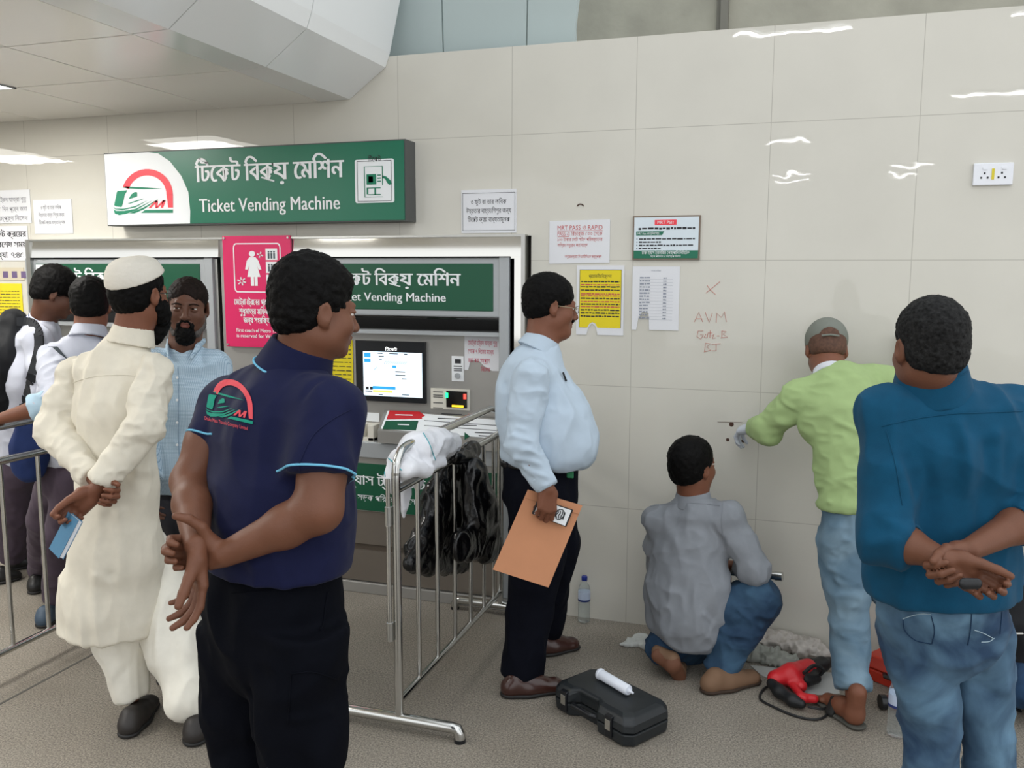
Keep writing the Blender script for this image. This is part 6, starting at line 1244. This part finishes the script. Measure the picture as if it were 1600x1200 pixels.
# someone crouching at the right edge
def croucher():
    fw = face_dir(40); hc = J(1662, 878, 3.48); Ah = frame(face_dir(50, -20)); nk = J(1652, 918, 3.48)
    H = Solid(); head_solid(H, hc, Ah, 1., neck=nk); S1 = H.mesh(.008)
    shL, shR = J(1610, 951, 3.56), J(1685, 951, 3.38); elL, elR = J(1615, 1006, 3.66), J(1710, 1016, 3.36); wrL, wrR = J(1660, 1036, 3.76), J(1720, 1046, 3.56)
    hip, chest = J(1605, 1046, 3.50), J(1625, 981, 3.50); kR, kL = J(1600, 1068, 3.36), J(1660, 1056, 3.66); aR, aL = G(1650, 1112)+V(0, 0, .07), G(1640, 1098)+V(0, 0, .07)
    a = arm_solid(shL, elL, wrL, .044); hand_solid(a, wrL, RGT, UPV, 1); b = arm_solid(shR, elR, wrR, .044); hand_solid(b, wrR, RGT, UPV, -1)
    o = person('person in blue crouching at the right edge behind the teal shirt, mostly cut off', [S1, a.mesh(.008), b.mesh(.008), inner_body(hip, chest, nk, (shL, shR), (kL, kR), (aL, aR))], SK1, loc=V(hip[0], hip[1], 0)); eyes(hc, Ah, o)
    S = Solid(); hair_cap(S, hc, Ah); solid_obj('hair', S, .007, M_HAIR, o, 1, fuzz=.004)
    blue = cloth('strong_blue_cotton', '1d4a80'); S = Solid(); S.chain([J(1630, 951, 3.49), J(1612, 991, 3.50), J(1602, 1036, 3.50)], [.13, .14, .125], .05); S.chain([shL, J(1640, 941, 3.48), shR], [.06, .07, .06], .04); sleeve(S, shL, elL, wrL); sleeve(S, shR, elR, wrR); solid_obj('shirt', S, .009, blue, o, 3, wr=dict(amp=.01, seed=3))
    S = Solid(); S.chain([J(1598, 1046, 3.48), kR, aR], [.095, .085, .06], .03); S.chain([J(1610, 1046, 3.56), kL, aL], [.10, .08, .06], .03); S.cut(V(0, 0, .004), (0, 0, -1)); solid_obj('jeans', S, .008, denim('deep_denim', '17324f', '2b5580'), o, 3, wr=dict(amp=.01, seed=6))
    b = empty('backpack', J(1590, 986, 3.38)); tag(b, 'black backpack on the crouching person at the right edge', 'backpack')
    S = Solid(); S.chain([J(1590, 936, 3.44), J(1604, 981, 3.38), J(1612, 1031, 3.38)], [.06, .095, .10], .03, w=FWD, sq=.6); solid_obj('bag_body', S, .008, cloth('black_nylon', '17181b'), b, 3, wr=dict(amp=.008, seed=19)); p = J(1591, 990, 3.26)
    MB().tube([p-RGT*.018, p+RGT*.018], .004, 8).build('zip_pull', M_STEEL, b)
croucher()
# ------------------------------------------------------------------ crowd barriers and what hangs on them
def XP(x, y, X): q = ray(x, y); return CAM+q*((X-CAM[0])/q[0])
def barrier(X, Yn, Yf, bars, label, zr=.935, zh=1.08, extra=True):
    t = empty('crowd_barrier', (X, (Yn+Yf)/2, 0)); tag(t, label, 'barrier')
    MB().tube(crom([V(X, Yn, zr-.06), V(X, Yn, .99), V(X, Yn+.02, 1.045), V(X, Yn+.09, zh), V(X, Yn+.3, zh)], 5)[:]+[V(X, Yf-.15, zh)]+[V(X, Yf-.05, zh-.02), V(X, Yf, 1.02), V(X, Yf, .97)], .0165, 14).build('handrail', M_PIPE, t, smooth=True)
    for Y in (Yn, Yf):
        MB().tube([V(X, Y, .035), V(X, Y, 1.0)], .0165, 14).build('post', M_PIPE, t, smooth=True)
        p = [V(X-.245, Y, .012), V(X-.245, Y, .030), V(X-.235, Y, .048), V(X-.215, Y, .052), V(X+.215, Y, .052), V(X+.235, Y, .048), V(X+.245, Y, .030), V(X+.245, Y, .012)]
        ft = MB().tube(p, .021, 14).build('foot', M_PIPE, t, smooth=True)
        for s in (-1, 1): MB().tube([V(X+s*.245, Y, 0), V(X+s*.245, Y, .014)], .022, 14).build('rubber_end', M_BLACK, ft, smooth=True)
    MB().tube([V(X, Yn, zr), V(X, Yf, zr)], .0165, 14).build('top_rail', M_PIPE, t, smooth=True)
    MB().tube([V(X, Yn, .12), V(X, Yf, .12)], .0145, 14).build('bottom_rail', M_PIPE, t, smooth=True)
    for Y in bars: MB().tube([V(X, Y, .12), V(X, Y, zr)], .0095, 10).build('bar', M_PIPE, t, smooth=True)
    if extra:
        MB().tube([V(X-.022, Yn-.022, .38), V(X-.022, Yn-.022, .98)], .0085, 10).build('hinge_rod', M_PIPE, t, smooth=True)
        for z in (.84, .40): MB().tube([V(X-.022, Yn-.022, z-.035), V(X-.022, Yn-.022, z+.035)], .013, 12).build('hinge_sleeve', M_STEEL, t, smooth=True)
    return t
barrier(.575, -1.29, -.10, [-1.10, -.91, -.715, -.52, -.34, -.20], 'stainless steel crowd barrier draped with a white towel and black bag')
barrier(-1.20, -1.76, -.18, [-1.57, -1.375, -1.185, -.99, -.80, -.60, -.40], 'stainless steel crowd barrier at the left edge in front of the plum trousers', extra=False)

def towel():
    t = empty('towel', V(.57, -1.1, 1.08)); tag(t, 'white towel with teal stripes draped over the end of the steel barrier', 'towel')
    S = Solid(); P = lambda x, y, X=.57: XP(x, y, X)
    S.chain([P(628, 722, .56), P(650, 703), P(680, 693), P(706, 694)], [.040, .055, .060, .045], .03)
    S.chain([P(618, 722, .54), P(612, 748, .54), P(614, 768, .54)], [.034, .026, .012], .02, w=(0, 1., 0), sq=.5)
    S.chain([P(636, 735, .60), P(662, 730, .61), P(690, 722, .61)], [.034, .03, .018], .02)
    S.chain([P(634, 742, .52), P(633, 775, .51), P(631, 806, .51)], [.050, .034, .012], .02, w=(1., 0, 0), sq=.25)
    S.chain([P(655, 735, .52), P(652, 765, .51)], [.06, .025], .02, w=(1., 0, 0), sq=.25)
    cl = cloth('towel_white', 'e4e5ea', bump=.0015, bscale=260, var=.02)
    b = solid_obj('towel_cloth', S, .0048, cl, t, 3, wr=dict(amp=.016, scale=(12, 10, 12), seed=91, folds=[([P(605, 715, .62), P(628, 733, .64)], .008, .006), ([P(612, 710, .62), P(634, 728, .64)], .006, -.006), ([P(640, 712, .65), P(670, 722, .65), P(690, 726, .65)], .010, -.008)])); bv = bvh_of(b)
    for pts in ([(661, 677), (670, 692), (676, 708), (680, 719)], [(607, 716), (618, 726), (628, 735)], [(600, 724), (602, 745)]): seam('teal_stripe', bv, pts, .0022, cloth('towel_teal', '4fa3ad'), b)
towel()
def bin_bag():
    t = empty('bin_bag', V(.58, -.7, .6)); tag(t, 'black plastic bin bag hanging from the steel barrier rail', 'bag')
    S = Solid(); P = lambda x, y, X: XP(x, y, X)
    S.chain([P(700, 728, .52), P(684, 780, .49), P(668, 850, .47)], [.045, .10, .12], .04, w=(1., 0, 0), sq=.45); S.chain([P(712, 735, .50), P(706, 800, .48), P(706, 865, .48)], [.05, .09, .085], .05, w=(1., 0, 0), sq=.45)
    S.chain([P(640, 878, .48), P(725, 880, .47)], [.035, .045], .04, w=(1., 0, 0), sq=.6); S.chain([P(700, 730, .52), P(648, 860, .48)], [.03, .035], .04)
    S.chain([P(735, 705, .60), P(742, 745, .64), P(752, 800, .66), P(762, 845, .66)], [.03, .075, .115, .085], .04, w=(1., 0, 0), sq=.5)
    S.chain([P(720, 850, .64), P(775, 850, .66)], [.07, .055], .04, w=(1., 0, 0), sq=.5); S.chain([P(712, 716, .60), P(738, 700, .60)], [.022, .034], .02)
    m = mat('bin_bag_plastic', '0b0b0d', rough=.22, spec=.6, bump=.006, bscale=18)
    v, f = S.mesh(.0065, 2); v = wrinkle(v, f, amp=.020, scale=(13, 11, 6), seed=97, k2=.7, folds=[([P(712, 715, .68), P(756, 735, .70)], .008, .010)]); mesh_obj('bag_film', v, f, m, t, True, loc=world_loc(t))
bin_bag()

# ------------------------------------------------------------------ tool case with a tube of sealant
def case():
    A, B = V(1.075, -.935, 0), V(1.425, -1.165, 0); ux = (B-A)/np.linalg.norm(B-A); uy = V(-ux[1], ux[0], 0); Ln, Wd = np.linalg.norm(B-A), .245
    t = empty('tool_case', (A+B)/2+uy*.12); tag(t, 'black plastic tool case lying on the floor with chrome latches', 'case')
    def outline(i, nd): # inset i, notch depth nd
        a = [(i+.02, i), (.095, i), (.125, i+nd), (.225, i+nd), (.255, i), (Ln-i-.03, i), (Ln-i, i+.03), (Ln-i, Wd-i-.03), (Ln-i-.03, Wd-i), (i+.03, Wd-i), (i, Wd-i-.03), (i, i+.02)]
        return [A+ux*x+uy*y for x, y in a]
    def shell(levels):
        q = MB(); n = 12; vs = []
        for z, i, nd in levels: vs += [p+V(0, 0, z) for p in outline(i, nd)]
        fs = [(k*n+j, k*n+(j+1) % n, (k+1)*n+(j+1) % n, (k+1)*n+j) for k in range(len(levels)-1) for j in range(n)]; fs += [tuple(range(n-1, -1, -1)), tuple(range((len(levels)-1)*n, len(levels)*n))]
        return q.add(vs, fs)
    pl = mat('case_plastic', '1f2326', rough=.42, bump=.0003, bscale=500)
    shell([(0, .012, .03), (.008, .004, .035), (.052, 0, .04)]).build('base', pl, t, bevel=.006); shell([(.056, 0, .04), (.088, .002, .036), (.108, .014, .02), (.116, .034, .01)]).build('lid', pl, t, bevel=.008, seg=3)
    MB().tube([A+ux*.115+uy*.012+V(0, 0, .055), A+ux*.125-uy*.004+V(0, 0, .06), A+ux*.225-uy*.004+V(0, 0, .06), A+ux*.235+uy*.012+V(0, 0, .055)], .011, 10).build('handle', M_BLACK, t, smooth=True)
    for x in (.055, .30):
        p = A+ux*x; L_ = MB(); L_.hexa([p-uy*.006+V(0, 0, .018), p+ux*.036-uy*.006+V(0, 0, .018), p+ux*.036+uy*.01+V(0, 0, .018), p+uy*.01+V(0, 0, .018)], [p-uy*.006+V(0, 0, .098), p+ux*.036-uy*.006+V(0, 0, .098), p+ux*.036+uy*.02+V(0, 0, .102), p+uy*.02+V(0, 0, .102)]); l = L_.build('latch', M_BLACK, t, bevel=.003)
        q = MB(); q.hexa([p+ux*.005-uy*.009+V(0, 0, .045), p+ux*.031-uy*.009+V(0, 0, .045), p+ux*.031-uy*.005+V(0, 0, .045), p+ux*.005-uy*.005+V(0, 0, .045)], [p+ux*.005-uy*.009+V(0, 0, .085), p+ux*.031-uy*.009+V(0, 0, .085), p+ux*.031-uy*.005+V(0, 0, .085), p+ux*.005-uy*.005+V(0, 0, .085)]); q.build('latch_plate', M_PIPE, l, bevel=.001)
    c = empty('sealant_tube', G(970, 1072, .14)); tag(c, 'white sealant cartridge lying on the lid of the black tool case', 'tube')
    a, b = G(936, 1052, .138), G(1003, 1091, .138); d = (b-a)/np.linalg.norm(b-a)
    MB().tube([a, a+d*.004, a+d*.012, a+d*.014, a+d*.17, a+d*.176], [.020, .0225, .0225, .0205, .0205, .017], 20).build('cartridge', mat('cartridge_white', 'dfe4ee', rough=.35), c, smooth=True)
    MB().tube([a+d*.176, a+d*.182, a+d*.183, a+d*.200], [.009, .009, .006, .004], 14).build('nozzle', mat('cartridge_white', 'dfe4ee'), c, smooth=True)
case()

# ------------------------------------------------------------------ bottles
def bottle(p, h, r, label, lab):
    t = empty('water_bottle', p); tag(t, label, 'bottle', None); k = h/.22
    prof = [(r*.7, .001), (r*.95, .004), (r, .015)]
    for i in range(7): z = .03+i*.010; prof += [(r, z), (r*.93, z+.005)]
    prof += [(r, .102), (r, .150), (r*.96, .158), (r*.8, .175), (r*.42, .192), (r*.40, .205)]
    cl = mat('clear_bottle', 'e6eef0', rough=.06, trans=.92, ior=1.12, alpha=.75); MB().lathe([(a, z*k) for a, z in prof], p, 20).build('bottle_body', cl, t, smooth=True, sharp=0)
    MB().lathe([(r*1.012, .104*k), (r*1.02, .106*k), (r*1.02, .146*k), (r*1.012, .148*k)], p, 20).build('paper_label', mat('label_pale', 'b9c6dc', rough=.4), t, smooth=True)
    MB().lathe([(r*1.03, .104*k), (r*1.03, .113*k)], p, 20).build('label_band', mat('label_navy', '27366e', rough=.4), t, smooth=True)
    if lab: MB().lathe([(r*.46, .200*k), (r*.50, .202*k), (r*.50, .217*k), (r*.44, .22*k)], p, 16).build('cap', mat('cap_blue', '1c2f8a', rough=.35), t, smooth=True)
bottle(V(1.0, -.055, 0), .235, .030, 'clear water bottle with a blue cap standing against the wall', True)
bottle(V(2.362, -.735, 0), .25, .034, 'clear ribbed water bottle standing beside the blue jeans at the right', True)

# ------------------------------------------------------------------ hammer drill with its cord
def drill():
    t = empty('power_drill', G(1240, 1085)); tag(t, 'red and black hammer drill lying on the floor by the rags', 'drill'); g = lambda x, y, z: G(x, y, z)
    red, blk = mat('drill_red', 'c8232b', rough=.35), mat('drill_black', '17181a', rough=.5)
    S = Solid(); S.chain([g(1212, 1060, .055), g(1236, 1053, .062), g(1262, 1044, .062)], [.034, .042, .040], .02); S.chain([g(1236, 1060, .045), g(1252, 1072, .04)], [.036, .024], .02); S.cone(g(1250, 1090, .03), g(1272, 1092, .03), .020, .018, .02); S.cone(g(1238, 1070, .04), g(1256, 1092, .032), .016, .015, .01); S.cut(V(0, 0, .002), (0, 0, -1)); solid_obj('motor_housing', S, .004, red, t, 1)
    S = Solid(); S.chain([g(1262, 1046, .06), g(1284, 1038, .056), g(1296, 1034, .052)], [.036, .032, .022], .01); S.cone(g(1260, 1062, .04), g(1275, 1060, .04), .030, .022, .02); S.cut(V(0, 0, .002), (0, 0, -1)); solid_obj('gear_head', S, .004, blk, t, 1)
    MB().tube([g(1294, 1036, .05), g(1306, 1031, .048), g(1318, 1027, .047)], [.016, .014, .005], 12).build('chuck', M_STEELD, t, smooth=True)
    S = Solid(); S.chain([g(1206, 1068, .045), g(1218, 1080, .035), g(1238, 1094, .03), g(1252, 1100, .028)], [.022, .026, .024, .018], .015); S.cut(V(0, 0, .002), (0, 0, -1)); solid_obj('grip', S, .004, blk, t, 1)
    MB().tube(crom([g(1256, 1052, .095), g(1272, 1040, .105), g(1286, 1046, .09), g(1282, 1054, .06)], 4), .008, 8).build('side_handle', blk, t, smooth=True)
    MB().tube(crom([g(1262, 1104, .026), g(1284, 1108, .02), g(1297, 1104, .012), g(1288, 1120, .006), g(1268, 1124, .006), g(1238, 1117, .006), g(1208, 1104, .006), g(1188, 1092, .006), g(1192, 1078, .006), g(1204, 1070, .008), g(1230, 1058, .008)], 6), .005, 8).build('cord', blk, t, smooth=True)
drill()
# ------------------------------------------------------------------ the red case by the wall
def red_case():
    e1, e2 = V(.80, -.60, 0), V(.60, .80, 0); o = V(2.262, -.255, 0); t = empty('carry_case', o+e1*.15+e2*.1); tag(t, 'orange red plastic carry case on the floor behind the blue jeans', 'case')
    m = mat('case_red', 'b8321f', rough=.4)
    def bx(z0, z1, i, m_, nm, i1=None): i1 = i if i1 is None else i1; a = lambda z, i: [o+e1*i+e2*i+V(0, 0, z), o+e1*(.34-i)+e2*i+V(0, 0, z), o+e1*(.34-i)+e2*(.24-i)+V(0, 0, z), o+e1*i+e2*(.24-i)+V(0, 0, z)]; return MB().hexa(a(z0, i), a(z1, i1)).build(nm, m_, t, bevel=.008, seg=3)
    bx(0, .052, .0, m, 'base'); bx(.055, .105, .0, m, 'lid', .02); MB().hexa([o+e1*.13+e2*.06+V(0, 0, .106), o+e1*.23+e2*.06+V(0, 0, .106), o+e1*.23+e2*.14+V(0, 0, .106), o+e1*.13+e2*.14+V(0, 0, .106)], [o+e1*.13+e2*.06+V(0, 0, .108), o+e1*.23+e2*.06+V(0, 0, .108), o+e1*.23+e2*.14+V(0, 0, .108), o+e1*.13+e2*.14+V(0, 0, .108)]).build('pale_label', mat('label_pink', 'd9a79c', rough=.5), t)
    MB().tube([o-e2*.004+e1*.12+V(0, 0, .055), o-e2*.022+e1*.13+V(0, 0, .055), o-e2*.022+e1*.21+V(0, 0, .055), o-e2*.004+e1*.22+V(0, 0, .055)], .009, 8).build('handle', M_BLACK, t, smooth=True)
red_case()
# ------------------------------------------------------------------ rags, sheets and small things
def rag(label, pts, r, m, seed, nm='plastic_sheet', amp=.03, cat='sheet', sq=.45):
    S = Solid(); 
    for a, b in zip(pts[:-1], pts[1:]): S.cone(G(*a[:2])+V(0, 0, a[2]), G(*b[:2])+V(0, 0, b[2]), a[3], b[3], .03, w=(0, 0, 1.), sq=sq)
    S.cut(V(0, 0, .001), (0, 0, -1.)); v, f = S.mesh(.005, 1); v = wrinkle(v, f, amp=amp, scale=(22, 22, 22), seed=seed, k2=.7); v[:, 2] = np.maximum(v[:, 2], .001)
    v[:, 1] = np.minimum(v[:, 1], -.004); o = mesh_obj(nm, v, f, m, None, True, loc=V(v[:, 0].mean(), v[:, 1].mean(), 0)); tag(o, label, cat)
pg, wg = mat('crumpled_film', 'b9b2ab', rough=.45, var=.15, vscale=14), mat('pale_cloth_rag', 'c9ccc8', rough=.8, var=.1, vscale=12)
rag('crumpled pale plastic sheet along the foot of the wall behind the drill', [(1178, 1010, .03, .05), (1215, 1012, .03, .06), (1262, 1022, .028, .06), (1288, 1030, .02, .04)], 0, pg, 3)
rag('grey crumpled rag lying in front of the pale sheet behind the drill', [(1172, 1026, .02, .05), (1210, 1034, .02, .05), (1235, 1040, .015, .045)], 0, mat('grey_rag', '9a9c94', rough=.85, var=.2, vscale=18), 5, 'rag', cat='rag')
rag('small white crumpled cloth on the floor left of the squatting person', [(975, 1008, .006, .022), (1000, 1006, .018, .03), (1016, 1014, .02, .03)], 0, wg, 8, 'cloth', .02, 'cloth')
P_ = [G(1172, 1040), G(1304, 1052), G(1312, 1084), G(1262, 1088), G(1190, 1056)]
tag(MB().prism([p+V(0, 0, .0008) for p in P_], (0, 0, .0015)).build('paper_sheet', mat('newsprint', 'b9bab8', rough=.8)), 'flat pale paper sheet on the floor under the drill and rags', 'paper')
c = empty('tape_roll', G(1388, 1106)+V(0, 0, .03)); tag(c, 'small dark red and black roll on the floor beside the right water bottle', 'roll')
p = G(1388, 1108)+V(0, 0, .030); MB().tube([p-RGT*.035, p-RGT*.012], .029, 18).build('dark_end', M_BLACK, c, smooth=True); MB().tube([p-RGT*.012, p+RGT*.04], .026, 18).build('red_body', mat('oxide_red', '5c2626', rough=.5), c, smooth=True)
tag(MB().tube([G(1574, 1105)+V(0, 0, .006), G(1596, 1114)+V(0, 0, .006)], .006, 8).build('rod', M_BLACK, smooth=True), 'thin black rod lying on the floor at the right edge', 'rod')
